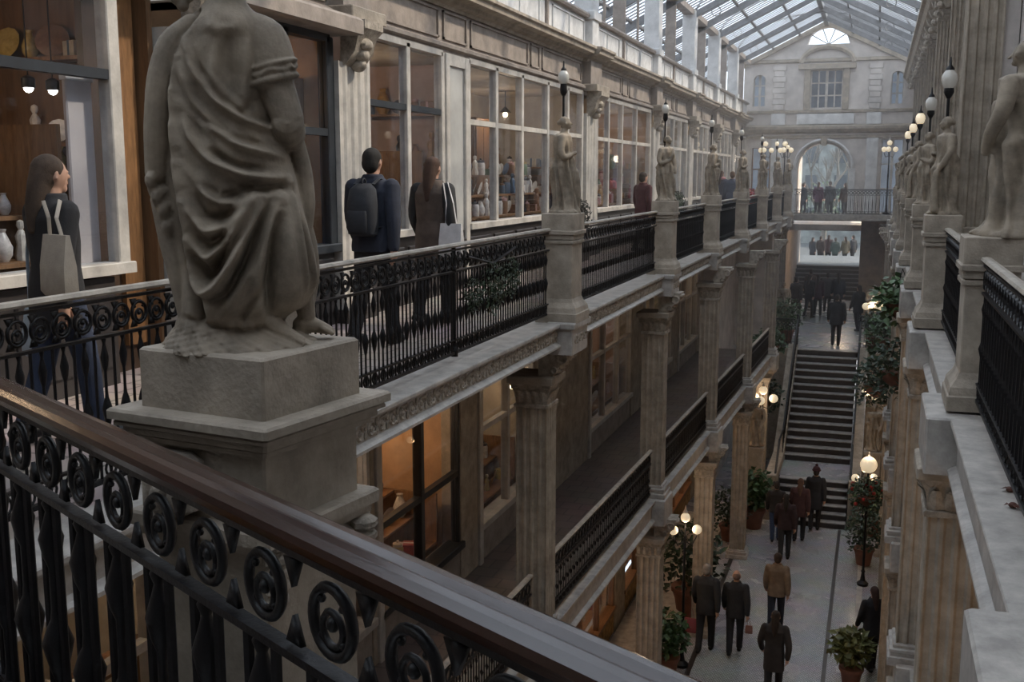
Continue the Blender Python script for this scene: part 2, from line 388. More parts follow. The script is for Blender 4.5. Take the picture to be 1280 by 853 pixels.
# narrow glazed door panel between two windows, and the pale door jamb recess
d1 = sroot('door_1')
G().box(WX-.03, WX+.03, 12.6, 13.3, .2, 2.96).obj('door_panel', mat('painted_reflection_panel', (.40, .40, .39), .25, .2, 2), d1)  # pale colour stands for the reflection in the door glass
for y0, y1 in ((12.56, 12.68), (13.22, 13.36)): G().bbox(WX-.05, WX+.07, y0, y1, .05, 3.0, .01).obj('door_stile', WHITE, d1)
G().box(WX-.04, WX+.06, 12.6, 13.3, 2.86, 3.0).obj('door_head', WHITE, d1)
d2 = sroot('door_2')
G().box(WX-.3, WX-.24, 6.45, 7.08, 0, 3.0).obj('door_leaf', mat('dark_brown_door', (.06, .035, .022), .5, .4, 3), d2)
G().box(WX-.24, WX-.2, 6.72, 6.95, .2, 2.9).obj('door_panel', OAK, d2)

# shop interiors ------------------------------------------------------------------------
CREAM = mat('cream_plaster', (.46, .38, .28), .7, .25, 2)
ORANGE = mat('orange_plaster', (.42, .25, .13), .7, .3, 2)
PINKW = mat('rose_plaster', (.46, .31, .24), .7, .25, 2)
BROWNW = mat('brown_panelling', (.16, .085, .04), .6, .35, 3, stretch=(5, 5, .6))
GOODM = [mat('good_%d' % i, c, r, .3, 25) for i, (c, r) in enumerate([((.55, .50, .42), .3), ((.42, .24, .08), .4), ((.30, .04, .03), .5), ((.05, .10, .17), .4), ((.10, .16, .07), .5), ((.62, .56, .50), .3), ((.20, .10, .05), .5), ((.45, .34, .12), .25), ((.03, .03, .04), .4), ((.50, .30, .28), .6)])]
def goods_protos():
    ks = {}
    ks['vase'] = [('body', G().lathe([(.03, 0), (.055, .04), (.06, .09), (.035, .15), (.022, .18), (.03, .2)], 10), 'auto')]
    ks['jar'] = [('body', G().lathe([(.045, 0), (.05, .02), (.05, .12), (.04, .14)], 10), 'auto'), ('lid', G().lathe([(.044, .14), (.044, .165), (.012, .172), (.012, .19)], 10), 'auto')]
    ks['gift_box'] = [('body', G().box(-.06, .06, -.07, .07, 0, .10), False), ('ribbon', G().box(-.062, .062, -.012, .012, 0, .103), False)]
    ks['figurine'] = [('body', G().lathe([(.04, 0), (.045, .03), (.028, .1), (.036, .15), (.02, .18), (.014, .19), (.026, .215), (.02, .24), (.004, .25)], 8), 'auto')]
    ks['plate'] = [('body', G().loft([[(.004*k-.02+.3*.09*math.sin(t), .09*r*math.cos(t), .09+.085*r*math.sin(t)) for t in [2*PI*j/12 for j in range(12)]] for r, k in ((.5, 0), (1, 2), (1, 3), (.5, 1))]), 'auto')]
    return ks
GP = goods_protos()
GCOL = ['cream', 'amber', 'dark red', 'navy', 'olive', 'ivory', 'brown', 'golden', 'black', 'pink']
TIER = ['bottom', 'second', 'third', 'top']
GCACHE = {}
def good(kind, mi, loc, label, group, rz=0):
    parts = GP[kind]
    key = (kind, mi)
    if key not in GCACHE: GCACHE[key] = [g.mesh(kind+'_'+pn, GOODM[mi if k == 0 else (mi+3) % len(GOODM)], sm) for k, (pn, g, sm) in enumerate(parts)]
    ms = GCACHE[key]
    o = put(kind, ms[0], None, loc, rz); tag(o, label, kind.split('_')[-1], group)
    for k in range(1, len(ms)): put(parts[k][0], ms[k], o)
    return o
def shelf_rows(x, y0, y1, zs, n, where, sgn=-1, mats=None, scale=1.0, seed=1, kinds=None):
    rr = random.Random(seed)
    t = thing('display_shelf', 'stepped display shelf behind the glass of '+where, 'shelf', (x, (y0+y1)/2, 0))
    for i, z in enumerate(zs):
        xo = sgn*.28*i
        G().box(min(xo, xo+sgn*.3), max(xo, xo+sgn*.3), -(y1-y0)/2, (y1-y0)/2, z-.03, z).obj('shelf_board', OAK, t)
    for e in (-1, 1):
        G().box(min(0, sgn*.28*len(zs)), max(0, sgn*.28*len(zs)), e*(y1-y0)/2-.02, e*(y1-y0)/2+.02, zs[0]-.75, zs[-1]).obj('side_panel', OAK, t)
    per = max(1, n//len(zs))
    for i, z in enumerate(zs):
        for k in range(per):
            kd = rr.choice(kinds or ['vase', 'jar', 'gift_box', 'figurine', 'plate', 'jar'])
            mi = rr.choice(mats or range(10))
            y = y0+(y1-y0)*(k+.5)/per+rr.uniform(-.03, .03)
            o = good(kd, mi, (x+sgn*(.28*i+.15), y, z), 'small %s %s, %s from near end, %s shelf, %s' % (GCOL[mi], kd.replace('_', ' '), ORD[k] if k else 'first', TIER[i] if i < len(zs)-1 else 'top', where), 'displayed '+kd.replace('_', ' ')+('es' if kd == 'gift_box' else 's')+' in '+where, rr.uniform(-.4, .4))
            s = scale*rr.uniform(.8, 1.4); o.scale = (s, s, s)
def shop(x, y0, y1, z0, z1, depth, wm, power, col, where, sgn=-1, lamps=1, fm=None):
    r = sroot('wall_shop')
    xb = x+sgn*depth
    G().box(min(xb, xb+sgn*.1), max(xb, xb+sgn*.1), y0, y1, z0, z1).obj('back_wall', wm, r)
    for y in (y0, y1-.06): G().box(min(x+sgn*.1, xb), max(x+sgn*.1, xb), y, y+.06, z0, z1).obj('side_wall', wm, r)
    G().box(min(x+sgn*.08, xb), max(x+sgn*.08, xb), y0, y1, z1-.06, z1+.02).obj('shop_ceiling', CREAM, r)
    # furniture silhouettes against the back wall: tall cabinet with doors and a doorway
    rr = random.Random(int(y0*10))
    for k in range(lamps):
        y = y0+(y1-y0)*(k+.5)/lamps
        t = thing('pendant_lamp', '%s small bright pendant lamp hanging inside %s' % (ORD[k], where), 'lamp', (x+sgn*depth*.55, y, z1-.06))
        G().tube([(0, 0, 0), (0, 0, -.3)], .008, 6).obj('cord', IRON, t)
        G().lathe([(.02, -.27), (.1, -.36), (.1, -.37), (.015, -.28)], 12).obj('lamp_shade', BRONZE, t, 'auto')
        G().sphere((0, 0, -.4), .045, 10, 6).obj('bulb', BULB if col[2] < .6 else BULBW, t, True)
        lamp('pendant_light', (0, 0, -.5), power*1.0, col, .08, t)
    return r
WARM = (1, .66, .38); WARM2 = (1, .75, .52); NEUT = (1, .85, .68)
def cabinet(x, y0, y1, z0, h, where, sgn=-1, m=BROWNW):
    t = thing('tall_cabinet', 'tall dark cabinet against the back wall of '+where, 'cabinet', (x, (y0+y1)/2, z0))
    w2 = (y1-y0)/2
    G().box(0, .35, -w2, w2, 0, h).obj('body', m, t)
    for s in (-1, 1):
        d = G().box(.35, .37, min(0, s*(w2-.03))+.01, max(0, s*(w2-.03))-.01, .06, h-.06).obj('door', m, t)
        G().sphere((.385, s*.06, h*.5), .015, 6, 4).obj('knob', BRONZE, d)
    G().bbox(-.02, .4, -w2-.04, w2+.04, h, h+.08, .01).obj('cornice', m, t)
shop(WX, 2.2, 7.05, 0, 3.0, 2.0, BROWNW, 9, WARM, 'far left shop', lamps=2)
shop(WX, 7.65, 9.7, 0, 2.9, 1.8, ORANGE, 13, WARM, 'dark framed shop')
shop(WX, 10.35, 13.4, 0, 3.0, 1.8, PINKW, 15, WARM2, 'backpack man shop')
shop(WX, 13.42, 19.3, 0, 3.0, 1.8, CREAM, 18, WARM2, 'wide five pane shop', lamps=2)
shop(WX, 20.1, 25.5, 0, 3.0, 1.8, ORANGE, 20, WARM2, 'second pilaster shop', lamps=2)
shop(WX, 26.2, 30.6, 0, 3.0, 1.8, CREAM, 34, NEUT, 'the third white framed shop along the gallery')
shop(WX, 31.3, 35.4, 0, 3.0, 1.8, CREAM, 34, NEUT, 'the fourth white framed shop along the gallery')
shop(WX, 36.1, 40.2, 0, 3.0, 1.8, CREAM, 34, NEUT, 'the fifth white framed shop along the gallery')
shop(WX, 40.9, 44.7, 0, 3.0, 1.8, CREAM, 34, NEUT, 'the last white framed shop along the gallery')
shelf_rows(WX-.2, 4.5, 6.1, (.92, 1.22, 1.52, 1.85), 36, 'far left shop', mats=[0, 1, 5, 7, 6, 0, 5], seed=3, scale=.9)
shelf_rows(WX-.2, 7.9, 9.3, (.9, 1.2, 1.5), 18, 'dark framed shop', mats=[1, 2, 7, 6, 9], seed=4)
shelf_rows(WX-.2, 10.5, 12.4, (.9, 1.2, 1.5, 1.8), 36, 'backpack man shop', mats=[1, 9, 6, 7, 0, 3], seed=5)
shelf_rows(WX-.2, 13.5, 19.0, (.9, 1.2, 1.5), 66, 'wide five pane shop', mats=[0, 5, 4, 8, 6, 3, 5], seed=6, scale=1.1)
shelf_rows(WX-.2, 20.3, 23.1, (.9, 1.2), 36, 'second pilaster shop', mats=[2, 4, 1, 9, 2, 5], seed=7, scale=1.2)
cabinet(WX-1.75, 10.7, 11.5, 0, 2.5, 'backpack man shop')
cabinet(WX-1.75, 13.7, 14.5, 0, 2.5, 'wide five pane shop, nearer one')
cabinet(WX-1.75, 17.4, 18.2, 0, 2.4, 'wide five pane shop, farther one', m=OAK)
cabinet(WX-1.75, 7.9, 8.4, 0, 2.2, 'dark framed shop', m=DARK)
cabinet(WX-1.9, 4.0, 4.6, 0, 2.3, 'far left shop', m=OAK)
def wall_shelf(y, x0, x1, zs, n, where, mats, seed, scale=1.4):
    rr = random.Random(seed); t = thing('wall_shelf', 'open wall shelf on the end partition of '+where, 'shelf', ((x0+x1)/2, y, 0))
    hx = abs(x1-x0)/2
    for z in zs: G().box(-hx, hx, -.24, 0, z-.03, z).obj('shelf_board', OAK, t)
    for e in (-1, 1): G().box(e*hx-.02, e*hx+.02, -.24, 0, zs[0]-.1, zs[-1]+.3).obj('side_panel', OAK, t)
    for i, z in enumerate(zs):
        for k in range(n):
            kd = rr.choice(['vase', 'jar', 'gift_box', 'figurine', 'plate', 'gift_box']); mi = rr.choice(mats)
            o = good(kd, mi, ((x0+x1)/2-hx+2*hx*(k+.5)/n, y-.13, z), 'small %s %s, %s from left, %s board of wall shelf, %s' % (GCOL[mi], kd.replace('_', ' '), ORD[k] if k else 'first', TIER[i] if i < len(zs)-1 else 'top', where), 'wall shelf '+kd.replace('_', ' ')+('es' if kd == 'gift_box' else 's')+' in '+where, rr.uniform(-.4, .4)+PI/2)
            q_ = scale*rr.uniform(.75, 1.25); o.scale = (q_, q_, q_)
wall_shelf(7.03, -7.1, -5.55, (1.15, 1.45, 1.75, 2.4), 7, 'far left shop', [0, 1, 5, 7, 6], 71, 1.2)
wall_shelf(9.64, -6.9, -5.5, (.95, 1.3, 1.65, 2.15), 6, 'dark framed shop', [1, 2, 7, 6, 8], 72)
wall_shelf(13.34, -6.9, -5.5, (.95, 1.3, 1.65, 2.3), 6, 'backpack man shop', [1, 9, 6, 8, 0, 3], 73)
wall_shelf(19.24, -6.9, -5.5, (.95, 1.3, 1.65), 6, 'wide five pane shop', [0, 5, 8, 6, 3], 74)
wall_shelf(25.44, -6.9, -5.5, (.95, 1.3, 1.65), 6, 'second pilaster shop', [2, 4, 1, 9], 75)
for k, yy_ in enumerate((6.15, 6.5, 6.75)):
    t = thing('spot_lamp', '%s small bright white spot lamp in the far left shop' % ORD[k], 'lamp', (-6.0, yy_, 2.12))
    G().lathe([(.03, .02), (.05, .02), (.05, .09), (.02, .11)], 10).obj('housing', IRON, t, 'auto'); G().sphere((0, 0, .02), .035, 8, 6).obj('bulb', BULBW, t, True)
    G().tube([(0, 0, .1), (0, 0, .82)], .006, 5).obj('stem', IRON, t)
def picture(y, z, wd, h, m, where, x=WX-1.68):
    t = thing('framed_picture', 'dark framed picture hung at the back of '+where, 'picture', (x, y, z))
    G().bbox(-.02, .02, -wd/2, wd/2, -h/2, h/2, .01).obj('frame', OAK, t); G().box(.02, .026, -wd/2+.04, wd/2-.04, -h/2+.04, h/2-.04).obj('canvas', m, t)
picture(12.3, 2.0, .5, .7, DARK, 'the backpack man shop'); picture(15.9, 2.25, .9, .7, mat('teal_canvas', (.10, .13, .14), .7, .5, 6), 'the wide five pane shop, nearer')
picture(16.8, 2.1, .5, .9, BROWNW, 'the wide five pane shop, farther'); picture(21.5, 2.2, .9, .6, mat('red_canvas', (.22, .05, .03), .7, .5, 6), 'the second pilaster shop')
picture(8.0, 2.2, .35, .8, mat('blue_canvas', (.05, .07, .10), .7, .5, 6), 'the dark framed shop')
for yb, wdb, hb, xb in ((11.85, .8, 2.3, WX-1.75), (19.0, .7, 2.3, WX-1.75), (24.2, 1.0, 2.3, WX-1.75), (3.4, .9, 2.4, WX-1.95)):
    r = sroot('door_back'); G().box(xb, xb+.06, yb-wdb/2, yb+wdb/2, 0, hb).obj('door_leaf', DARK, r); G().box(xb, xb+.09, yb-wdb/2-.08, yb+wdb/2+.08, hb, hb+.09).obj('architrave', OAK, r)
# pale folded door inside the jewellery shop window
t = thing('folding_screen', 'tall plain pale screen standing in the far left shop window', 'screen', (WX-.14, 6.24, .86))
G().bbox(-.02, .02, -.13, .13, 0, 1.32, .01).obj('board', mat('pale_board', (.46, .40, .37), .6, .1, 3), t)
G().bbox(-.03, .03, -.14, .14, 1.29, 1.33, .006).obj('top_rail', WHITE, t)

# ------------------------------------------------------------------ fluted pillars (middle and ground floors)
def fluted_shaft(hw, z0, z1, n=4, d=.016):
    def side(): return flutes(-hw, hw, n, d)
    pr = []
    for k in range(4):
        c, s = math.cos(k*PI/2), math.sin(k*PI/2)
        pts = [(-hw, 0)]+side()
        for u, v in pts:
            x, y = u, -hw-v
            pr.append((x*c-y*s, x*s+y*c))
    return G().prism(pr, z0, z1, 'z')
SH = {}
def pillar(x, y, z0, z1, hw, label, bracket=1, m=STONE):
    t = thing('fluted_pillar', label, 'pillar', (x, y, z0))
    H = z1-z0
    key = (round(H, 3), hw)
    if key not in SH:
        ca = G().bbox(-hw*1.12, hw*1.12, -hw*1.12, hw*1.12, H-.34, H-.30, .006)
        for j in range(4):
            M = Matrix.Rotation(j*PI/2, 4, 'Z'); q = G()
            for u in (-hw*.75, -hw*.25, hw*.25, hw*.75):      # acanthus leaves
                q.loft([[(u-.035*w, -hw-o, H-.30+h), (u, -hw-o-.012, H-.30+h), (u+.035*w, -hw-o, H-.30+h)] for h, o, w in ((0, .0, 1), (.07, .012, 1.2), (.13, .035, .9), (.15, .06, .5))], False, False)
            q.torus((hw*.95, -hw-.03, H-.1), .03, .014, 10, 5, 'y').torus((-hw*.95, -hw-.03, H-.1), .03, .014, 10, 5, 'y')
            ca.add(q, M)
        ca.loft([[(a*(hw+o), b*(hw+o), H-.3+h) for a, b in ((-1, -1), (1, -1), (1, 1), (-1, 1))] for h, o in ((0, 0), (.12, .015), (.22, .06))])
        ca2 = G().bbox(-hw-.08, hw+.08, -hw-.08, hw+.08, H-.08, H, .012)
        ba = G()
        for a, h0, h1 in ((.08, 0, .1), (.055, .1, .14), (.065, .14, .18), (.03, .18, .22)): ba.bbox(-hw-a, hw+a, -hw-a, hw+a, h0, h1, .01)
        SH[key] = [fluted_shaft(hw, .2, H-.34).mesh('shaft', m), ca.mesh('capital', CARVE), ca2.mesh('abacus', m), ba.mesh('base', MARBLE)]
    for n_, me in zip(('shaft', 'capital', 'abacus', 'base'), SH[key]): put(n_, me, t)
    if bracket:
        s = bracket
        g = G().prism([(s*(hw-.1), H), (s*(hw+.05), H), (s*(hw+.10), H+.08), (s*(hw+.2), H+.2), (s*(hw+.24), H+.3), (s*(hw-.1), H+.3)], -.16, .16)
        for k in range(5):
            g.sphere((s*(hw+.08+.035*k), 0, H+.05+.05*k), (.05, .1+.012*k, .04), 8, 5)
        for e in (-1, 1): g.torus((s*(hw+.16), e*.17, H+.2), .05, .018, 12, 5, 'y').torus((s*(hw+.07), e*.17, H+.07), .03, .014, 10, 5, 'y')
        g.obj('scroll_bracket', CARVE, t, 'auto')
    return t
for i, y in enumerate(PL[:-2]):
    pillar(xm(y)+.0, y+.02, ZM, -.56, .17, '%s fluted stone pillar on the left middle gallery, counted from the camera' % ORD[i])
    pillar(xm(y)-(.14 if i == 5 else 0), y+.02, ZG, ZM-.62, .18, '%s fluted ground floor pillar on the left, under the middle gallery' % ORD[i])
for i, y in enumerate(PR[1:8]):
    pillar(.60, y, ZM, -.36, .19, '%s fluted stone pillar on the right middle gallery, counted from the camera' % ORD[i], 0)
    pillar(.62, y, ZG, ZM-.36, .19, '%s fluted ground floor pillar along the right wall' % ORD[i], 0)

# unseen walls added behind the camera to keep sky light out
wn_ = sroot('wall_light_block'); NEARW = mat('dark_blocker_brown', (.10, .085, .07), .8, .3, 3)  # kept dark to cut light bounced from behind the camera
G().box(-8, 3, -4.0, -3.7, ZG, 7).obj('end_light_block', NEARW, wn_)
G().box(-7.9, -7.6, -3.7, 2.2, ZG, 5).obj('side_wall', NEARW, wn_)
G().box(2.1, 2.4, -3.7, 0, ZG, 6.2).obj('side_wall', NEARW, wn_)
G().box(-7.6, -5.1, 1.9, 2.2, ZG, 5).obj('cross_light_block', NEARW, wn_)
G().box(-7.6, 2.1, -3.7, .55, -.3, -.05).obj('near_landing', PAVER, wn_)
# middle-left shops
MX = -4.72
wm_ = sroot('wall_left')
MB = [(2.0, 4.4), (4.6, 7.2), (7.4, 9.3), (9.5, 11.75), (12.45, 14.75), (18.0, 21.4), (22.6, 26), (27, 30)]
prev = 1.6
for a, b in MB:
    G().bbox(MX-.2, MX+.06, prev, a, ZM, -.42, .01).obj('pier_panel', STONE, wm_); prev = b
    G().bbox(MX+.03, MX+.1, (a+prev)/2-.2 if False else a-.12, a, ZM, -.42, .01).obj('jamb', WHITE, wm_)
    G().box(MX-.15, MX+.04, a, b, ZM, ZM+.5).obj('wainscot', FRIEZE, wm_)
    G().box(MX-.15, MX+.06, a, b, -.95, -.42).obj('lintel_panel', FRIEZE, wm_)
G().bbox(MX-.2, MX+.06, prev, 31, ZM, -.42, .01).obj('pier_panel', STONE, wm_)
names_m = ['first middle shop', 'second middle shop', 'third middle shop', 'golden middle shop', 'white posted middle shop', 'middle shop past second pillar', 'middle shop past third pillar', 'last middle shop']
for k, (a, b) in enumerate(MB):
    fr = DARK if k in (0, 3) else WHITE
    n = 2 if k < 5 else 3
    shopfront(MX, [a+(b-a)*j/n for j in range(n+1)], ZM+.5, -1.75 if k != 3 else -2.1, -.95, fr, pw=.045)
    shop(MX, a-.1, b+.1, ZM, -.45, 1.8, (ORANGE, CREAM, PINKW, ORANGE, CREAM, PINKW, CREAM, CREAM)[k], (40, 26, 26, 55, 30, 20, 18, 18)[k], WARM if k in (0, 3) else WARM2, names_m[k])
    shelf_rows(MX-.2, a+.15, b-.15, (ZM+.55, ZM+.85, ZM+1.15), 18 if 3 <= k <= 5 else 9, names_m[k], mats=[0, 1, 5, 7, 6, 5, 2], seed=20+k, scale=1.1)
# ground-left shops
GX = -4.75
wg_ = sroot('wall_left')
GBY = [(8.5, 12), (12.6, 15.8), (16.5, 20.3), (21.2, 25), (26, 29.8)]
prev = 7
GOLDSTONE = mat('rough_ochre_stone', (.36, .22, .09), .85, .6, 7, .8, 12)
for a, b in GBY:
    G().bbox(GX-.2, GX+.08, prev, a, ZG, ZM-.3, .01).obj('pier_panel', STONE, wg_); prev = b
    G().box(GX-.15, GX+.05, a, b, ZG, ZG+.55).obj('stall_riser', GOLDSTONE, wg_)
    G().box(GX-.15, GX+.05, a, b, ZM-.75, ZM-.3).obj('lintel_panel', GOLDSTONE, wg_)
G().bbox(GX-.2, GX+.08, prev, 31, ZG, ZM-.3, .01).obj('pier_panel', STONE, wg_)
names_g = ['first ground shop', 'second ground shop', 'third ground shop', 'fourth ground shop', 'last ground shop']
for k, (a, b) in enumerate(GBY):
    shopfront(GX, [a+(b-a)*j/3 for j in range(4)], ZG+.55, -5.3, ZM-.75, OAK, pw=.05)
    shop(GX, a, b, ZG, ZM-.3, 1.9, ORANGE, 60, WARM, names_g[k], lamps=2)
    shelf_rows(GX-.2, a+.1, b-.1, (ZG+.6, ZG+1.0, ZG+1.4, ZG+1.8), 24 if k in (2, 3) else 8, names_g[k], mats=[1, 7, 6, 0, 1, 2], seed=40+k, scale=1.35)
# right side walls: plain panelled walls with windows
RX = 2.1
for b in ((RX, RX+.2, -3.7, 45, ZG, ZM-.31, STONE), (RX, RX+.2, -3.7, 45, ZM, -.35, STONE), (1.25, 1.45, 9.9, 45, 0, 6.0, FACADE), (1.9, 2.1, -3.7, 9.8, 0, 6.0, FACADE), (1.25, 2.1, 9.8, 9.9, 0, 6.2, FACADE)):
    struct(G().box(*b[:6]).obj('wall_right', b[6]))
for k, y in enumerate(PR[1:8]):
    t = thing('wall_lantern', '%s warm wall lantern in the right ground floor arcade' % ORD[k], 'lantern', (RX-.045, y+1.9, ZG+2.5))
    G().box(-.03, .02, -.05, .05, -.1, .1).obj('back_plate', BRONZE, t); G().tube([(0, 0, .05), (-.12, 0, .1), (-.2, 0, 0)], .012, 6).obj('arm', BRONZE, t)
    G().sphere((-.2, 0, -.08), .09, 12, 8).obj('globe', GLOBE, t, True)
    if k % 2 == 0: lamp('lantern_light', (-.4, 0, -.1), 28, WARM, .1, t)
for k, y in enumerate(PR[1:5]):
    t = thing('wall_lantern', '%s warm wall lantern in the right middle gallery' % ORD[k], 'lantern', (RX-.045, y-1.6, ZM+2.1))
    G().box(-.03, .02, -.05, .05, -.1, .1).obj('back_plate', BRONZE, t); G().tube([(0, 0, .05), (-.12, 0, .1), (-.2, 0, 0)], .012, 6).obj('arm', BRONZE, t)
    G().sphere((-.2, 0, -.08), .09, 12, 8).obj('globe', GLOBE, t, True)
    lamp('lantern_light', (-.4, 0, -.1), 16, WARM, .1, t)
# right upper pilasters with tall fluted faces, cornice with brackets
for k, (y, x0) in enumerate([(11.75, .76), (15.5, .98), (19.3, 1.0), (24.0, 1.0), (29, 1.0), (34, 1.0), (39, 1.0)]):
    hw = .17 if k == 0 else .13
    t = thing('fluted_pilaster', '%s tall fluted pilaster rising on the right upper wall' % ORD[k], 'pilaster', (x0+hw, y+hw, 0))
    zb = .72
    ex = 1.24-x0-hw
    G().bbox(-hw-.06, ex, -hw-.05, hw+.1, 0, zb, .012).obj('pedestal', STONE, t)
    ba = G()
    for a, h0, h1 in ((.07, 0, .12), (.05, .12, .16), (.06, .16, .2), (.025, .2, .26)): ba.bbox(-hw-a, ex, -hw-a, hw+a, zb+h0, zb+h1, .01)
    ba.obj('base', STONE, t)
    fluted_shaft(hw, zb+.26, 4.6, 4, .022).obj('shaft', STONE, t)
    G().box(0, ex, -hw+.04, hw-.04, zb, 4.6).obj('backing', FACADE, t)
    g = G().bbox(-hw-.08, ex, -hw-.08, hw+.08, 4.86, 5.0, .012)
    for j in range(3 if k == 0 else 1): g.torus((-hw+.02+j*hw*.7, -hw-.05, 4.72), .06, .022, 10, 5, 'y')
    g.bbox(-hw-.02, ex, -hw-.02, hw+.02, 4.6, 4.88, .01); g.obj('capital', CARVE, t)
tr = sroot('trim_6')
G().prism([(1.3, 5.0), (.98, 5.0), (.95, 5.06), (.86, 5.1), (.8, 5.2), (.72, 5.24), (.72, 5.34), (1.3, 5.4)], 9.5, 45).obj('cornice', STONE, tr)
for y in np.arange(10, 44, 1.3):
    g = G().prism([(1.25, 4.72), (1.08, 4.72), (.98, 4.84), (.9, 4.92), (.86, 5.02), (1.25, 5.02)], y-.12, y+.12)
    g.sphere((1.0, y, 4.78), (.09, .1, .08), 8, 5); g.obj('cornice_bracket', CARVE, tr)

# ------------------------------------------------------------------ glass roof
rf = sroot('ceiling_glass_roof')
AX, AZ, SL = -2.2, 7.5, .493
def zr(x): return AZ-SL*abs(x-AX)
def slope_box(x0, x1, y0, y1, dz0, dz1): # box lying on a roof slope
    g = G(); k = [(x, y, zr(x)+d) for d in (dz0, dz1) for y in (y0, y1) for x in (x0, x1)]
    g.V += k; g.F += [(0, 2, 3, 1), (4, 5, 7, 6), (0, 1, 5, 4), (2, 6, 7, 3), (0, 4, 6, 2), (1, 3, 7, 5)]
    return g
ROOFBAR = mat('grey_painted_roof_iron', (.17, .175, .185), .5, .3, 6)
XA, XB = -7.6, 1.3
ys = np.arange(-2.5, 45.01, 1.25)
pL = slope_box(XA, AX, 0, 1.23, .05, .06).mesh('pane', ROOFGLASS); pRm = slope_box(AX, XB, 0, 1.23, .05, .06).mesh('pane', ROOFGLASS)
for y in ys[:-1]:
    put('pane', pL, rf, (0, y+.01, 0)); put('pane', pRm, rf, (0, y+.01, 0))
gb = G()
for y in np.arange(-2.5, 45, .3125):
    wd = .03
    gb.add(slope_box(XA, AX, y-wd, y+wd, .02, .05)); gb.add(slope_box(AX, XB, y-wd, y+wd, .02, .05))
stuff(gb.obj('glazing_bars', ROOFBAR, rf))
struct(slope_box(XA, AX, -4, -2.5, .0, .1).add(slope_box(AX, XB+1, -4, -2.5, .0, .1)).add(slope_box(XB, XB+1, -2.5, 10, .0, .1)).obj('ceiling', FRIEZE))
for x in (-7.4, -6.3, -4.2, -3.2, -1.2, -.2):
    slope_box(x-.03, x+.03, -4, 45, -.06, .0).obj('purlin', ROOFBAR, rf)
G().bbox(AX-.08, AX+.08, -4, 45, AZ-.18, AZ+.08, .01).obj('ridge_beam', ROOFBAR, rf)
for y in list(py[2:])+[-1, 3, 7]:
    if y in (14.2, 16.9, 22.4, 28.2, 33.2, 38, 43): hw_ = .04
    else: hw_ = .07
    g = G().add(slope_box(XA, AX, y-hw_, y+hw_, -.22, -.04)).add(slope_box(AX, XB, y-hw_, y+hw_, -.22, -.04))
    if hw_ > .05:
        arc = [(AX+2.95*math.cos(a), y, 5.75+1.45*math.sin(a)) for a in np.linspace(0, PI, 17)]
        g.tube(arc, .03, 6)
        for s in (-1, 1): g.tube([(AX+s*1.2, y, 7.05), (AX+s*1.2, y, zr(AX+1.2))], .015, 5).torus((AX+s*2.3, y, zr(AX+2.3)-.35), .13, .015, 12, 4, 'y')
    g.obj('truss', ROOFBAR, rf)
# outer eaves wall carrying the left slope
struct(G().box(-7.7, -7.55, -4, 45, 3.3, 4.95).obj('wall_outer_left', PARAPET))
struct(G().box(-7.6, -5.3, 2, 45, 3.35, 3.5).obj('ceiling', FRIEZE))

# ------------------------------------------------------------------ far facade
FY = 45.0
wf = sroot('wall_far')
def wallgrid(xs0, xs1, z0, z1, holes, y0=FY, y1=FY+.5):
    xs = sorted({xs0, xs1, *[h[0] for h in holes], *[h[1] for h in holes]}); zs = sorted({z0, z1, *[h[2] for h in holes], *[h[3] for h in holes]})
    g = G()
    for i in range(len(xs)-1):
        for j in range(len(zs)-1):
            cx, cz = (xs[i]+xs[i+1])/2, (zs[j]+zs[j+1])/2
            if any(h[0] < cx < h[1] and h[2] < cz < h[3] for h in holes): continue
            g.box(xs[i], xs[i+1], y0, y1, zs[j], zs[j+1])
    return g
FXL, FXR, FC = -5.35, 1.2, -2.12
AW = .98    # half width of the big arch
holes = [(FC-AW, FC+AW, -.3, 2.75), (FC-.62, FC+.62, 4.15, 5.62), (-4.98, -4.48, 4.25, 5.5), (.3, .78, 4.25, 5.5), (-4.95, -4.2, -.0, 2.6), (.05, .9, 0, 2.9)]
g = wallgrid(FXL, FXR, -.3, 6.0, holes)
# arch spandrels
def spandrel(cx, hw, zs, zt):
    g = G()
    n = 12
    for s in (-1, 1):
        pts = [(cx+s*hw*math.cos(a), zs+hw*math.sin(a)*(zt-zs)/hw) for a in np.linspace(0, PI/2, n)]
        for i in range(n-1):
            (x0, z0), (x1, z1) = pts[i], pts[i+1]
            xa, xb = min(x0, x1), max(x0, x1)
            za, zb = (z0, z1) if x0 < x1 else (z1, z0)
            k = len(g.V)
            g.V += [(xa, FY, za), (xb, FY, zb), (xb, FY, zt), (xa, FY, zt), (xa, FY+.5, za), (xb, FY+.5, zb), (xb, FY+.5, zt), (xa, FY+.5, zt)]
            g.F += [tuple(k+q for q in f) for f in ((0, 1, 2, 3), (7, 6, 5, 4), (0, 4, 5, 1), (3, 2, 6, 7))]
    return g
g.add(spandrel(FC, AW, 1.77, 2.75)); g.add(spandrel(-4.73, .25, 5.25, 5.5)); g.add(spandrel(.54, .24, 5.26, 5.5))
g.obj('main_wall', FACADE, wf)
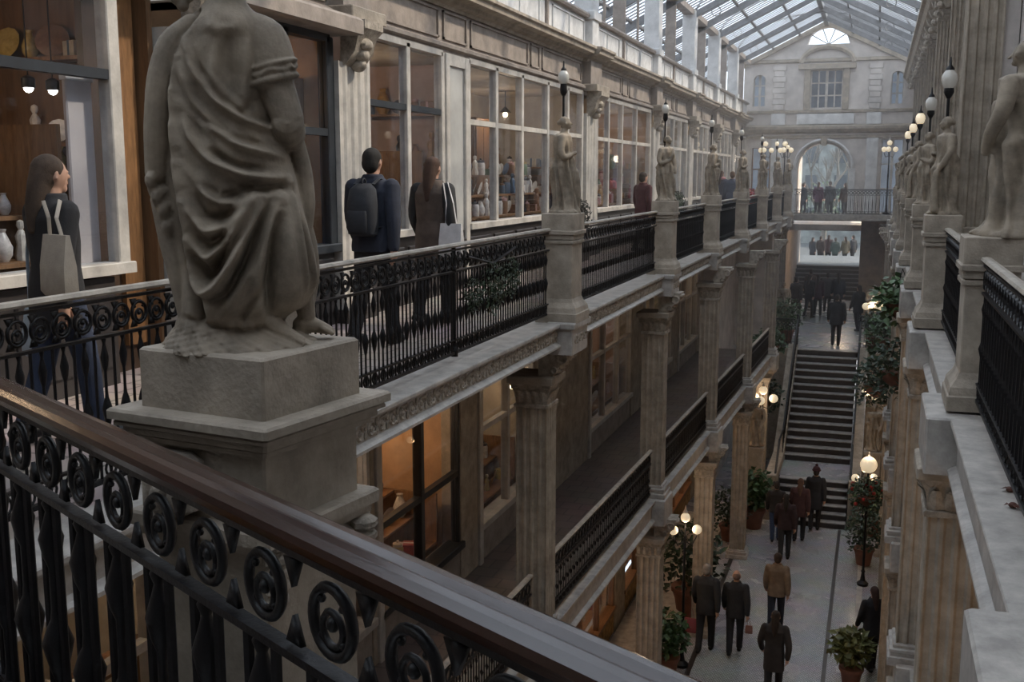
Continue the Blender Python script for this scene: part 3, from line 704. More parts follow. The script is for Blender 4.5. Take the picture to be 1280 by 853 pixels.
# gable with fanlight opening
g = G(); fr_ = .8; fz = 6.62
def gz(x): return AZ-.02-SL*abs(x-AX)
xsn = np.unique(np.concatenate([np.linspace(FXL, FXR, 15), np.linspace(FC-fr_, FC+fr_, 17)]))
for i in range(len(xsn)-1):
    a, b = xsn[i], xsn[i+1]; c = (a+b)/2
    def strip(za0, zb0, za1, zb1):
        k = len(g.V); g.V += [(a, FY, za0), (b, FY, zb0), (b, FY, zb1), (a, FY, za1), (a, FY+.5, za0), (b, FY+.5, zb0), (b, FY+.5, zb1), (a, FY+.5, za1)]
        g.F += [tuple(k+q for q in f) for f in ((0, 1, 2, 3), (7, 6, 5, 4), (0, 4, 5, 1), (3, 2, 6, 7))]
    if abs(c-FC) < fr_:
        h = lambda x: fz+.82*math.sqrt(max(0, fr_**2-(x-FC)**2))
        strip(6.0, 6.0, fz, fz); strip(min(h(a), gz(a)), min(h(b), gz(b)), gz(a), gz(b))
    else: strip(6.0, 6.0, gz(a), gz(b))
g.obj('gable', FACADE, wf)
for s in (-1, 1):
    e = FXL if s < 0 else FXR
    k = G(); k.V += [(x, y, gz(x)+d) for d in (-.16, .04) for y in (FY-.15, FY) for x in ((e, AX) if s < 0 else (AX, e))]
    k.F += [(0, 2, 3, 1), (4, 5, 7, 6), (0, 1, 5, 4), (2, 6, 7, 3), (0, 4, 6, 2), (1, 3, 7, 5)]
    k.obj('raking_cornice', STONE, wf)
G().prism([(FY, 3.15), (FY-.12, 3.2), (FY-.22, 3.32), (FY-.22, 3.42), (FY, 3.5)], FXL, FXR, 'x').obj('string_course', STONE, wf)
G().prism([(FY, 2.95), (FY-.06, 2.96), (FY-.06, 3.06), (FY, 3.08)], FXL, FXR, 'x').obj('lower_moulding', STONE, wf)
G().prism([(FY, 3.95), (FY-.07, 3.96), (FY-.07, 4.06), (FY, 4.08)], FXL, FXR, 'x').obj('sill_course', STONE, wf)
G().prism([(FY, 5.92), (FY-.1, 5.95), (FY-.1, 6.04), (FY, 6.08)], FXL, FXR, 'x').obj('gable_moulding', STONE, wf)
for xc in (-3.95, -.28):      # quoined strips
    for j in range(8):
        wj = .26 if j % 2 else .2
        G().bbox(xc-wj, xc+wj, FY-.07, FY, 4.1+.22*j, 4.3+.22*j, .012).obj('quoin', FACADE, wf)
    G().bbox(xc-.28, xc+.28, FY-.07, FY, 3.5, 3.95, .01).obj('pedestal_block', PARAPET, wf)
    G().bbox(xc-.22, xc+.22, FY-.08, FY, 0, 2.95, .01).obj('lower_pilaster', PARAPET, wf)
G().bbox(FC-1.1, FC+1.1, FY-.06, FY, 3.52, 3.92, .01).obj('balcony_panel', PARAPET, wf)
# window surround with segmental pediment
for s in (-1, 1): G().bbox(FC+s*.74-.12, FC+s*.74+.12, FY-.1, FY, 4.08, 5.66, .01).obj('window_jamb', STONE, wf)
G().bbox(FC-1.1, FC+1.1, FY-.2, FY, 5.66, 5.86, .02).obj('pediment_shelf', STONE, wf)
g = G()
arcp = [(FC+1.0*math.cos(a), FY-.1, 5.9+.62*math.sin(a)) for a in np.linspace(0, PI, 19)]
g.tube(arcp, [(.07, .1)]*19, 6); g.obj('segmental_pediment', STONE, wf)
g = G()
arcp = [(FC+1.12*math.cos(a), FY-.04, 1.77+1.12*math.sin(a)) for a in np.linspace(0, PI, 25)]
g.tube(arcp, [(.12, .07)]*25, 6)
for s in (-1, 1): g.bbox(FC+s*1.12-.12, FC+s*1.12+.12, FY-.08, FY, -.2, 1.77, .01)
g.obj('arch_surround', PARAPET, wf)
G().prism([(FC-.14, 3.0), (FC+.14, 3.0), (FC+.09, 2.66), (FC-.09, 2.66)], FY-.2, FY+.1, 'y').obj('keystone', CARVE, wf)
# facade windows with panes
def facwin(x0, x1, z0, z1, nx, nz, m=WHITE, arched=False):
    wcount[0] += 1
    r = sroot('window_%d' % wcount[0])
    y = FY+.2
    for i in range(nx+1):
        x = x0+(x1-x0)*i/nx; wd = .05 if i in (0, nx, nx/2) else .025
        G().box(x-wd, x+wd, y-.03, y+.03, z0, z1).obj('mullion', m, r)
    for j in range(nz+1):
        z = z0+(z1-z0)*j/nz
        G().box(x0, x1, y-.025, y+.025, z-.025, z+.025).obj('glazing_rail', m, r)
    for i in range(nx):
        for j in range(nz):
            G().box(x0+(x1-x0)*i/nx+.02, x0+(x1-x0)*(i+1)/nx-.02, y-.005, y+.005, z0+(z1-z0)*j/nz+.02, z0+(z1-z0)*(j+1)/nz-.02).obj('pane', GLASS, r)
    return r
facwin(FC-.62, FC+.62, 4.15, 5.62, 4, 3); facwin(-4.98, -4.48, 4.25, 5.5, 2, 3); facwin(.3, .78, 4.25, 5.5, 2, 3)
facwin(-4.95, -4.2, 0, 2.6, 2, 3, OAK); facwin(.05, .9, 0, 2.9, 2, 3)
r = sroot('window_fan')
for k in range(6):
    a = PI*k/5; G().tube([(FC, FY+.2, fz), (FC+fr_*math.cos(a), FY+.2, fz+.82*fr_*math.sin(a))], .022, 5).obj('radial_bar', WHITE, r)
for k in range(5):
    g = G(); aa = np.linspace(PI*k/5, PI*(k+1)/5, 5)
    g.quad(*([(FC, FY+.21, fz)]+[(FC+fr_*math.cos(a), FY+.21, fz+.82*fr_*math.sin(a)) for a in aa])); 
    g.quad(*([(FC, FY+.216, fz)]+[(FC+fr_*math.cos(a), FY+.216, fz+.82*fr_*math.sin(a)) for a in aa][::-1])); g.obj('pane', GLASS, r)
# rooms behind the facade: back walls coloured with the windows' bluish reflection
rb = sroot('wall_room_behind'); ROOMB = mat('reflection_blue_room', (.22, .26, .31), .8, .3, 2)
G().box(FXL, FC-1.3, FY+2.2, FY+2.3, -.3, 6).obj('back_wall', ROOMB, rb); G().box(FC+1.3, FXR, FY+2.2, FY+2.3, -.3, 6).obj('back_wall', ROOMB, rb)
G().box(FC-1.3, FC+1.3, FY+2.2, FY+2.3, 3.4, 6.2).obj('back_wall', ROOMB, rb)
G().box(FXL, FXR, FY+.5, FY+2.3, 3.0, 3.2).obj('room_floor', OAK, rb)
G().box(FXL, FXR, FY+.5, FY+2.3, 6.0, 6.1).obj('room_ceiling', CREAM, rb)
for s, xx in ((-1, FC-1.3), (1, FC+1.2)): G().box(xx, xx+.1, FY+.5, FY+6, -.3, 3.2).obj('passage_wall', CREAM if s > 0 else FACADE, rb)  # right side takes warmer plaster to stand for warm light on it
lamp('room_light', (-4.6, FY+1.3, 2.2), 9, WARM2, .15); lamp('room_light', (.5, FY+1.3, 2.2), 9, WARM2, .15)
# lower wall beneath the facade, passage to the street
struct(G().box(-6, -3.55, FY, FY+.6, ZC, -.3).obj('wall_left_jamb', FACADE)); struct(G().box(-.55, 1.3, FY, FY+.6, ZC, -.3).obj('wall_right_jamb', mat('warm_lit_jamb', (.40, .27, .17), .8, .3, 3)))  # warm light on the right jamb is put into its colour
struct(G().box(-3.75, -3.55, FY+.6, 55.5, ZC, -.75).obj('wall_passage_left', FACADE)); struct(G().box(-.55, -.35, FY+.6, 55.5, ZC, -.75).obj('wall_passage_right', mat('warm_lit_passage', (.45, .31, .19), .7, .3, 3)))  # right passage wall tinted warm as if lit
struct(G().box(-3.75, -.35, FY+.6, 56, -.75, -.5).obj('floor_terrace', FACADE))
struct(G().box(-6, -3.15, 35.6, 36, ZC, -.4).obj('wall_return_wall', FACADE))
lamp('arch_light', (FC-.5, FY+1.6, 2.2), 30, WARM, .15)
lamp('passage_light', (-1.2, 48, -1.2), 60, WARM2, .2)
# bridge across the far end
br = sroot('bridge_deck')
G().box(-3.3, .7, 42.4, FY, -.22, .0).obj('deck_slab', STONE, br)
G().prism([(42.4, -.22), (42.3, -.18), (42.28, .02), (42.4, .04)], -3.3, .7, 'x').obj('deck_edge', MARBLE, br)
# outside: street buildings, seen small through the arch
ob_ = thing('street_building', 'grey street building seen through the far arch and door', 'building', (0, 0, 0))
PALEB = mat('grey_render', (.20, .215, .21), .8, .5, 1.2)
G().box(-14, 8, 84, 90, -4, 6.5).obj('front_wall', PALEB, ob_)
for i in range(9):
    for j in range(3):
        wv = G().box(-11.5+2.1*i, -10.6+2.1*i, 83.9, 84, -2.4+2.4*j, -.9+2.4*j).obj('window', mat('far_window', (.07, .08, .09), .2, .2, 2), ob_)
struct(G().box(-25, 20, 60.5, 95, -4.0, -3.6).obj('ground', mat('wet_street', (.13, .14, .15), .35, .3, 3)))

# ------------------------------------------------------------------ main staircase
def stairs(label, x0, x1, y0, z0, n, tread, rise, m=MARBLE):
    t = thing('stone_staircase', label, 'stairs', ((x0+x1)/2, y0, z0))
    hx = (x1-x0)/2-.025
    for i in range(n):
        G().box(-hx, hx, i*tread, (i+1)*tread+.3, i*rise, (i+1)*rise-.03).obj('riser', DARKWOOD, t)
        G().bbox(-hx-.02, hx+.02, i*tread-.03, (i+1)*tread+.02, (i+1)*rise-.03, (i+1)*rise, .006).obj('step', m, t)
    return t
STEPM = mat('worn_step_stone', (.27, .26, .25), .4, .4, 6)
ST = ZG
stairs('short flight of stone steps at the foot of the staircase', -2.2, -.36, 28.5, ZG, 6, .21, .165, STEPM)
struct(G().box(-2.22, -.3, 29.75, 31.5, ZG, ZG+.99).obj('floor_landing', MOSAIC))
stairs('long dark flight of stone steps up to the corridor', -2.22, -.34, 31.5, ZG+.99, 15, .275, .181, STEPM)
stairs('distant dark flight of steps up to the street door', -3.55, -.55, 50.4, ZC, 8, .4, .163, mat('dark_step', (.10, .095, .09), .5, .4, 6))
# flank walls
for x0, x1, s in ((-2.52, -2.22, -1), (-.34, -.04, 1)):
    g = G(); k = [(28.7, ZG), (28.7, ZG+1.25), (31.3, ZG+1.25), (35.6, ZC+.1), (35.9, ZC+.1), (35.9, ZG)]
    g.loft([[(x, y, z) for y, z in k] for x in (x0, x1)]); struct(g.obj('wall_stair_flank', STONE))
struct(G().box(-3.9, -2.53, 35.2, 35.6, ZG, ZC).obj('wall_stair_head', STONE)); struct(G().box(-.03, 2.1, 35.2, 35.6, ZG, ZC).obj('wall_stair_head', STONE))
# side blocks under the galleries beyond the stairs
struct(G().box(-6, -4.3, 31, 45, ZG, -.43).obj('wall_corridor_left', FACADE))
struct(G().box(1.2, 2.08, 31, 45, ZC, -.35).obj('wall_corridor_right', FACADE))
for k, y in enumerate((37, 40, 43)):
    pillar(-3.45, y, ZC, -.56, .17, '%s square pillar on the left of the upper corridor beyond the stairs' % ORD[k])
    pillar(.55, y, ZC, -.64, .17, '%s square pillar on the right of the upper corridor beyond the stairs' % ORD[k], -1)

# ================================================================== IRON RAILINGS
def ornate(zt, zb, k=1.0, n=8):
    h = zt-zb
    pf = [(.006, 0), (.012, .01), (.007, .06), (.010, .10), (.018, .13), (.010, .17), (.007, .22), (.007, .36), (.013, .40), (.020, .46), (.024, .50), (.016, .55), (.009, .58), (.007, .62), (.007, .76), (.014, .80), (.019, .86), (.010, .92), (.006, .95), (.011, .98), (.006, 1)]
    return G().lathe([(r*k, zb+q*h) for r, q in pf], n)
def ringbit(z, R1=.052, fine=True):
    g = G().torus((0, 0, z), R1, .009, 24 if fine else 10, 6 if fine else 4)
    if fine:
        g.torus((0, 0, z-.012), R1*.52, .006, 14, 5)
        g.sphere((0, 0, z-.004), (.012, .01, .012), 8, 5)
        for a in range(4): g.sphere((R1*.76*math.cos(a*PI/2+.78), 0, z+R1*.76*math.sin(a*PI/2+.78)), .007, 6, 4)
        for e in (1, -1): g.loft([[(.09-.022, f, z+e*.068), (.09+.022, f, z+e*.068), (.09, f, z+e*.022)] for f in (-.005, .005)])
    return g
RM = {}
def railing(name, label, p0, p1, ztop, H, mode, topmat, group=None, handprof=None, pitch=.13, posts=(), fat=False):
    p0 = Vector(p0); p1 = Vector(p1); d = p1-p0; L = d.length
    t = thing(name, label, 'railing', (p0.x, p0.y, ztop), math.atan2(d.y, d.x), group)
    hp = handprof or [(-.032, -.02), (-.026, -.004), (0, .0), (.026, -.004), (.032, -.02), (.02, -.032), (-.02, -.032)]
    G().prism(hp, 0, L, 'x').obj('handrail', topmat, t)
    zf0, zf1 = -.055, -.225
    for z, h, nm in ((zf0, .014, 'frieze_bar'), (zf1, .014, 'frieze_bar'), (-H+.13, .012, 'bottom_bar'), (-H+.03, .022, 'bottom_bar')):
        G().box(0, L, -.014, .014, z-h/2, z+h/2).obj(nm, IRON, t)
    n = int(L/pitch)
    x0 = (L-n*pitch)/2
    zt, zb = zf1, -H+.02
    key = (mode, round(H, 3), fat)
    if key not in RM:
        RM[key] = (G().tube([(0, 0, zb), (0, 0, zt)], .010 if fat else .0075, 6).mesh('baluster', IRON), ornate(zt, zb, 1.5 if fat else 1.0, 14 if fat else 8).mesh('baluster', IRON, True),
                   ringbit(-.14).mesh('frieze_ring', IRON, True), G().torus((0, 0, -H+.08), .036, .008, 12, 4).mesh('foot_ring', IRON, True))
    a, b, c, e = RM[key]
    if mode == 'parts':
        for i in range(n):
            x = x0+i*pitch
            if fat:
                if i % 2 == 0:
                    put('baluster', a, t, (x+.035, 0, 0)); put('baluster', b, t, (x+.08, 0, 0)); put('baluster', a, t, (x+.125, 0, 0))
            else: put('baluster', a, t, (x, 0, 0)); put('baluster', b, t, (x+pitch/2, 0, 0))
            
            if (i % 2 == 0 or not fat) and x+pitch < L-.05: put('frieze_ring', c, t, (x+pitch*(1 if fat else .5), 0, 0))
            put('foot_ring', e, t, (x+pitch/2, 0, 0))
    else:
        g = G(); f = G()
        far = mode == 'far'
        zs_ = [0, .1, .14, .2, .42, .5, .56, .8, .86, .92, 1]; rs = [.006, .008, .015, .006, .006, .019, .007, .007, .015, .006, .006]
        for i in range(n):
            x = x0+i*pitch
            g.box(x-.005, x+.005, -.005, .005, zb, zt)
            g.lathe([(r, zb+q*(zt-zb)) for r, q in zip(rs, zs_)] if not far else [(.006, zb), (.015, zb+.5*(zt-zb)), (.006, zt)], 4, (x+pitch/2, 0, 0))
            f.torus((x+pitch/2, 0, -.14), .055, .012, 8 if far else 12, 4)
            f.torus((x+pitch/2, 0, -H+.08), .034, .009, 6 if far else 8, 4)
        stuff(g.obj('balusters', IRON, t)); stuff(f.obj('ring_bands', IRON, t))
    for x in posts:
        G().tube([(x, 0, -H), (x, 0, -.03)], .018, 8).lathe([(.03, 0), (.03, .05), (.018, .08)], 8, (x, 0, -H)).obj('post', IRON, t)
        G().sphere((x, 0, -.2), .025, 8, 6).obj('post_knob', IRON, t)
    return t
# foreground railing with the polished wooden handrail
hp = [(-.040, -.030), (-.042, -.018), (-.036, -.008), (-.024, -.002), (-.010, 0), (-.003, -.004), (.001, -.0065), (.006, -.003), (.014, -.0005), (.026, -.003), (.036, -.012), (.040, -.022), (.036, -.032), (.026, -.036), (.022, -.046), (-.022, -.046), (-.028, -.036)]
railing('foreground_railing', 'black iron railing with polished dark wooden handrail crossing the foreground', (-3.05, 2.60), (.42, .665), 1.0, .95, 'parts', WOOD, handprof=[(-u, v) for u, v in hp[::-1]], pitch=.098, fat=True)
# left gallery bays
railing('gallery_railing', 'black iron gallery railing left of the big statue, before the two bag woman', (-3.37, 2.2), (-3.36, 4.9), .985, .93, 'parts', IRONTOP)
railing('gallery_railing', 'long black iron gallery railing right of the big statue below the backpack man', (XL, 5.45), (XL, 10.32), .975, .90, 'parts', IRONTOP, posts=(2.3,))
for i in range(1, 7):
    railing('gallery_railing', 'black iron gallery railing on the left, %s bay beyond the near pier statue' % ORD[i-1], (XL, PL[i]+.2), (XL, PL[i+1]-.2), .975, .90, 'mid' if i < 3 else 'far', IRONTOP)
railing('gallery_railing', 'last black iron railing bay on the left before the far bridge', (XL, PL[7]+.2), (XL, 42.3), .975, .9, 'far', IRONTOP)
railing('bridge_railing', 'black iron railing of the bridge across the far end below the arch', (-3.0, 42.36), (.6, 42.36), .98, .96, 'far', IRON)
for i in range(0, 5):
    a, b = PL[i]+.2, PL[i+1]-.2
    railing('middle_railing', '%s low black iron railing bay of the left middle gallery' % ORD[i], (xm(a)+.02, a), (xm(b)+.02, b), -2.7, .74, 'mid' if i < 4 else 'far', IRONTOP)
for i in range(len(PR)-2):
    railing('gallery_railing', '%s black iron railing bay of the right upper gallery' % ORD[i], (XRR, PR[i]+.2), (XRR, PR[i+1]-.2), 1.0, .93, 'mid' if i < 4 else 'far', IRONTOP)
for i in range(1, 7):
    railing('middle_railing', '%s low black iron railing bay of the right middle gallery' % ORD[i-1], (.74, PR[i]+.55), (.74, PR[i+1]+.05), -2.7, .74, 'far', IRONTOP)
# stair railings
def stair_rail(label, x):
    t = thing('stair_railing', label, 'railing', (x, 0, 0))
    a, b = (31.3, ZG+1.2), (35.7, ZC+.1)
    G().tube([(0, 28.6, ZG+1.0), (0, 30, ZG+1.95), (0, a[0], a[1]+.75), (0, b[0], b[1]+.85)], .03, 6).obj('handrail', IRON, t)
    for k in range(26):
        y = a[0]+(b[0]-a[0])*k/25; z = a[1]+(b[1]-a[1])*k/25
        G().tube([(0, y, z-.1), (0, y, z+.78)], .012, 5).obj('baluster', IRON, t)
    G().tube([(0, b[0], b[1]-.1), (0, b[0], b[1]+1.0)], .04, 6).obj('newel_post', IRON, t)
stair_rail('thin iron railing along the left edge of the long staircase', -2.26)
stair_rail('thin iron railing along the right edge of the long staircase', -.3)
railing('corridor_railing', 'short iron railing left of the stair head', (-3.2, 35.7), (-2.35, 35.7), ZC+.95, .9, 'far', IRON)
railing('corridor_railing', 'iron railing right of the stair head', (-.2, 35.7), (.9, 35.7), ZC+.95, .9, 'far', IRON)

# ------------------------------------------------------------------ stone piers carrying statues
def pier(x, y, label, sgn, s=1.0):
    t = thing('stone_pier', label, 'pier', (x, y, .02))
    hx, hy = .15*s, .19*s
    G().bbox(-hx, hx, -hy, hy, .22, .84, .006).obj('shaft', STONE, t)
    g = G().bbox(-hx-.07, hx+.07, -hy-.07, hy+.07, 0, .10, .008)
    g.loft([[(a*(hx+o), b*(hy+o), z) for a, b in ((-1, -1), (1, -1), (1, 1), (-1, 1))] for z, o in ((.1, .06), (.15, .05), (.2, .015), (.24, .0))]); g.obj('flared_base', STONE, t)
    g = G().bbox(-hx-.02, hx+.02, -hy-.02, hy+.02, .80, .83, .005).bbox(-hx-.035, hx+.035, -hy-.035, hy+.035, .89, .93, .008).bbox(-hx-.015, hx+.015, -hy-.015, hy+.015, .84, .89, .005)
    g.obj('cap', STONE, t)
    G().bbox(-hx-.02, hx+.02, -hy-.02, hy+.02, .93, 1.10, .008).obj('plinth', STONE, t)
    return t
XP, XPR = -3.02, .62
for i, y in enumerate(PL): pier(XP, y, '%s stone pier of the left gallery balustrade, counted from the camera' % ORD[i], 1)
for i, y in enumerate(PR[1:9]): pier(XPR+(.08 if i == 0 else 0), y, '%s stone pier of the right gallery balustrade, counted from the camera' % ORD[i], -1)

# big near pedestal of the foreground statue
PX, PY, PA = -1.435, 2.235, -.15
t = thing('statue_pedestal', 'large near stone pedestal with moulded cornice under the big draped statue', 'pedestal', (PX, PY, 0), PA)
G().bbox(-.19, .19, -.185, .185, .953, 1.095, .006).obj('plinth', STONE, t)
g = G(); a0 = .19
for z0, z1, o in ((.928, .953, .055), (.912, .926, .045), (.892, .912, .03), (.875, .892, .018)): g.bbox(-a0-o, a0+o, -a0-o, a0+o, z0, z1, .006)
g.obj('cornice', STONE, t)
G().bbox(-a0+.01, a0-.01, -a0+.01, a0-.01, .70, .875, .006).obj('frieze_block', STONE, t)
g = G().bbox(-a0-.03, a0+.03, -a0-.03, a0+.03, .665, .70, .006).bbox(-a0-.015, a0+.015, -a0-.015, a0+.015, .64, .665, .006); g.obj('lower_moulding', STONE, t)
G().box(-a0+.02, a0-.02, -a0+.02, a0-.02, -1.6, .64).obj('shaft', STONE, t)
g = G()
for k in range(5): g.sphere((a0+.0, -a0+.03, .66-.035*k), (.035-.004*k, .04, .022), 8, 5)
g.obj('corner_acanthus', CARVE, t, 'auto'); g = G()
for k in range(5): g.sphere((a0+.02, a0-.03, .62-.035*k), (.035-.004*k, .04, .022), 8, 5)
g.obj('corner_acanthus', CARVE, t, 'auto')
g = G().torus((-a0+.12, -a0-.03, .76), .045, .018, 14, 6, 'x').torus((-a0+.16, -a0-.03, .76), .035, .016, 14, 6, 'x').bbox(-a0+.04, -a0+.2, -a0-.06, -a0+.02, .73, .86, .02); g.obj('scroll_bracket', CARVE, t, 'auto')
t = thing('pedestal_column', 'square stone column carrying the big statue pedestal from below', 'column', (PX, PY, ZG), PA)
G().box(-.2, .2, -.2, .2, 0, -ZG-1.6).obj('shaft', STONE, t)
G().bbox(-.26, .26, -.26, .26, 0, .4, .01).obj('base', MARBLE, t)

# ================================================================== STATUES
def noise2(a, b, s=0):
    return np.sin(a*3.1+s)+.6*np.sin(a*6.7+b*2.3+s*1.7)+.5*np.sin(b*5.9-a*2.9+s*.7)+.35*np.sin(a*13.3+b*7.7+s)
def big_statue():
    """draped woman seen from behind; local frame: x to the viewer's right, y away from the viewer, z up; metres"""
    px = 1/515.0
    def U(p): return ((p[0]-314)*px, (432-p[1])*px)
    # silhouette of the drapery mass (left x, right x at image rows), turned into a real body of half-depth ~.6 of half-width
    sil = [(436, 206, 402), (428, 208, 392), (413, 222, 352), (398, 226, 356), (384, 229, 384), (368, 230, 393), (345, 231, 396), (320, 229, 394), (290, 225, 388), (260, 223, 382), (230, 222, 376), (200, 222, 368), (175, 222, 356), (150, 224, 346), (120, 226, 342), (95, 229, 346), (70, 234, 352), (50, 243, 352), (36, 254, 344), (26, 268, 330), (16, 276, 322), (6, 279, 320), (-8, 280, 320)]
    rows = np.array([s[0] for s in sil], float)[::-1]; L = np.array([s[1] for s in sil], float)[::-1]; Rr = np.array([s[2] for s in sil], float)[::-1]
    NA, NZ = 260, 300
    yy = np.linspace(436, -8, NZ); l = np.interp(yy, rows, L); r = np.interp(yy, rows, Rr)
    ker = np.ones(9)/9; pad = lambda v: np.convolve(np.pad(v, 4, mode='edge'), ker, 'valid')
    l, r = pad(l), pad(r)
    cx = (l+r)/2; hw = (r-l)/2
    th = np.linspace(0, 2*PI, NA, endpoint=False)
    dep = np.interp(yy, [-8, 20, 60, 150, 200, 300, 400, 436], [.95, .85, .62, .62, .66, .72, .78, .9])
    X = cx[:, None]+hw[:, None]*np.cos(th)[None, :]
    D = -(hw*dep)[:, None]*np.sin(th)[None, :]      # D<0: towards the viewer for sin>0
    Y = np.repeat(yy[:, None], NA, 1)
    front = np.clip(np.sin(th)*3, 0, 1)[None, :]
    disp = np.zeros_like(X)
    def fold(pts, amp, sig, taper=True):
        nonlocal disp
        amp = amp*2.4; sig = sig*.68
        P = np.array(pts, float)
        # smooth polyline
        t = np.linspace(0, len(P)-1, 40); Q = np.stack([np.interp(t, range(len(P)), P[:, k]) for k in (0, 1)], 1)
        for _ in range(4): Q[1:-1] = (Q[:-2]+2*Q[1:-1]+Q[2:])/4
        best = np.full(X.shape, 1e9); bt = np.zeros(X.shape)
        for i in range(len(Q)-1):
            a, b = Q[i], Q[i+1]; d = b-a; LL = max(1e-6, d@d)
            s = np.clip(((X-a[0])*d[0]+(Y-a[1])*d[1])/LL, 0, 1)
            dd = (X-a[0]-s*d[0])**2+(Y-a[1]-s*d[1])**2
            m = dd < best; best = np.where(m, dd, best); bt = np.where(m, (i+s)/(len(Q)-1), bt)
        tp = np.sqrt(np.clip(np.sin(PI*np.clip(bt, .02, .98)), 0, 1)) if taper else 1
        disp += amp*np.exp(-best/(2*sig*sig))*front*tp
    # mantle edge falling from the left shoulder (deep channel) and the strip beside it
    fold([(262, 30), (240, 62), (231, 110), (229, 170), (231, 240), (238, 310), (246, 360), (254, 392)], -17, 4.5, False)
    fold([(246, 50), (238, 90), (238, 150), (240, 215), (245, 270), (252, 330)], 8, 5)
    # diagonal mantle edge from shoulder to right hip and nested folds below it
    fold([(250, 60), (262, 105), (285, 138), (318, 158), (352, 170)], 8, 5)
    fold([(256, 72), (272, 118), (300, 146), (345, 162)], -5, 5)
    fold([(244, 85), (256, 135), (280, 168), (315, 190), (358, 200)], 8, 5.5)
    fold([(250, 120), (268, 155), (296, 178), (345, 190)], -6, 5)
    fold([(242, 125), (254, 175), (278, 207), (312, 222), (352, 226)], 9, 6)
    fold([(248, 150), (268, 192), (300, 211), (340, 218)], -7, 5)
    fold([(300, 232), (330, 238), (356, 234), (366, 240)], -9, 5)
    fold([(241, 165), (252, 215), (272, 246), (298, 258), (322, 246)], 9, 6)
    fold([(246, 195), (262, 232), (284, 250), (310, 240)], -7, 5)
    fold([(243, 210), (253, 260), (268, 288), (288, 286), (310, 262), (326, 240)], 10, 6)
    fold([(250, 240), (264, 270), (284, 272), (306, 250)], -8, 5)
    fold([(247, 255), (256, 305), (270, 322), (288, 306), (308, 275), (330, 246)], 9, 6)
    fold([(255, 290), (268, 304), (284, 292), (300, 268)], -8, 5)
    fold([(246, 300), (254, 345), (264, 364), (280, 352), (300, 318), (318, 280), (334, 250)], 12, 6.5)
    fold([(254, 320), (264, 342), (276, 332), (294, 298)], -12, 6)
    fold([(262, 372), (284, 366), (306, 330), (326, 285), (342, 255)], -9, 6)
    fold([(318, 372), (326, 330), (336, 285), (346, 250)], 6, 8)
    fold([(338, 400), (338, 350), (346, 300), (352, 262)], -11, 7)
    fold([(366, 380), (362, 330), (356, 280), (350, 238)], 8, 14)
    fold([(366, 225), (369, 270), (374, 320), (380, 362)], 8, 3.5)
    fold([(372, 250), (378, 295), (386, 345), (390, 365)], 8, 3.5)
    fold([(369, 235), (373, 285), (380, 340)], -7, 3)
    fold([(280, 392), (300, 360), (318, 330)], 5, 7); fold([(300, 400), (312, 380), (328, 360)], -5, 5)
    fold([(235, 395), (262, 402), (300, 412), (340, 408), (375, 398)], -6, 4)
    # muscles and creases of the tunic back
    fold([(300, 50), (298, 90), (302, 130)], -4, 9); fold([(275, 45), (290, 55), (310, 52)], 3, 8)
    fold([(322, 60), (318, 100), (312, 140)], 3, 6); fold([(286, 70), (280, 110), (290, 135)], 3, 6); fold([(330, 130), (318, 150)], -4, 5)
    # ragged rock base
    low = np.clip((Y-396)/16, 0, 1)
    disp += low*3.2*noise2(th[None, :]*5, Y*.16, 1.3)
    # finer creases running with the drapery
    mant = np.clip((Y-(62+.9*(X-250)))/18, 0, 1)*np.clip((215-Y)/40, 0, 1)*np.clip((345-X)/20, 0, 1)*np.clip((X-243)/14, 0, 1)*front
    disp += mant*1.1*np.sin((Y-1.15*X)*.34+.8*np.sin(X*.06))
    disp += np.clip((50+.9*(X-250)-Y)/15+1, 0, 1)*front*np.clip((150-Y)/30, 0, 1)*(.9*np.sin(X*.22+Y*.05)+.7*np.sin(Y*.16-X*.1))
    # generic folds on the far side
    disp += (1-front)*(2.5*np.sin(th[None, :]*11+Y*.02)+2*np.sin(th[None, :]*6-Y*.015))*np.clip((Y-40)/60, 0, 1)
    disp += .2*noise2(th[None, :]*9, Y*.09, .2)
    nx, ny = np.cos(th)[None, :]*1.0, -np.sin(th)[None, :]
    Xd, Dd = X+disp*nx*.6, D+disp*ny
    V = np.stack([(Xd-314)*px, Dd*px, (432-Y)*px], 2).reshape(-1, 3)
    g = G(); g.V = [tuple(v) for v in V]
    for i in range(NZ-1):
        for j in range(NA):
            a = i*NA+j; b = i*NA+(j+1) % NA; g.F.append((a, b, b+NA, a+NA))
    g.F.append(tuple(range(NA))[::-1]); g.F.append(tuple((NZ-1)*NA+j for j in range(NA)))
    # mantle strip over the left arm, with the hand holding its gathered end
    def P3(x, y, d): u, z = U((x, y)); return (u, d, z)
    g.limb([P3(258, 42, -.005), P3(232, 66, -.015), P3(219, 110, -.02), P3(213, 170, -.015), P3(210, 222, 0)], [.020, .028, .030, .030, .027], 14)
    g.limb([P3(226, 100, .03), P3(214, 180, .03), P3(212, 240, .03)], [.03, .034, .03], 12)
    for k, (x, y) in enumerate([(202, 226), (208, 246), (215, 262), (219, 282)]): g.limb([P3(x+12, y-6, .0), P3(x, y, -.03), P3(x+4, y+14, -.02)], [.016, .014, .010], 8)
    g.limb([P3(214, 250, .0), P3(222, 300, .0), P3(232, 350, -.01), P3(240, 400, -.01)], [.026, .028, .026, .024], 12)
    # right shoulder, short sleeve with rolled cuff, bare upper arm, elbow, forearm reaching forward
    g.limb([P3(322, 48, .0), P3(344, 60, -.01), P3(350, 84, -.02), P3(350, 106, -.025)], [.045, .054, .055, .053], 20)
    g.tube([P3(330, 116, -.025), P3(352, 104, -.025)], .001, 6)
    ring = []
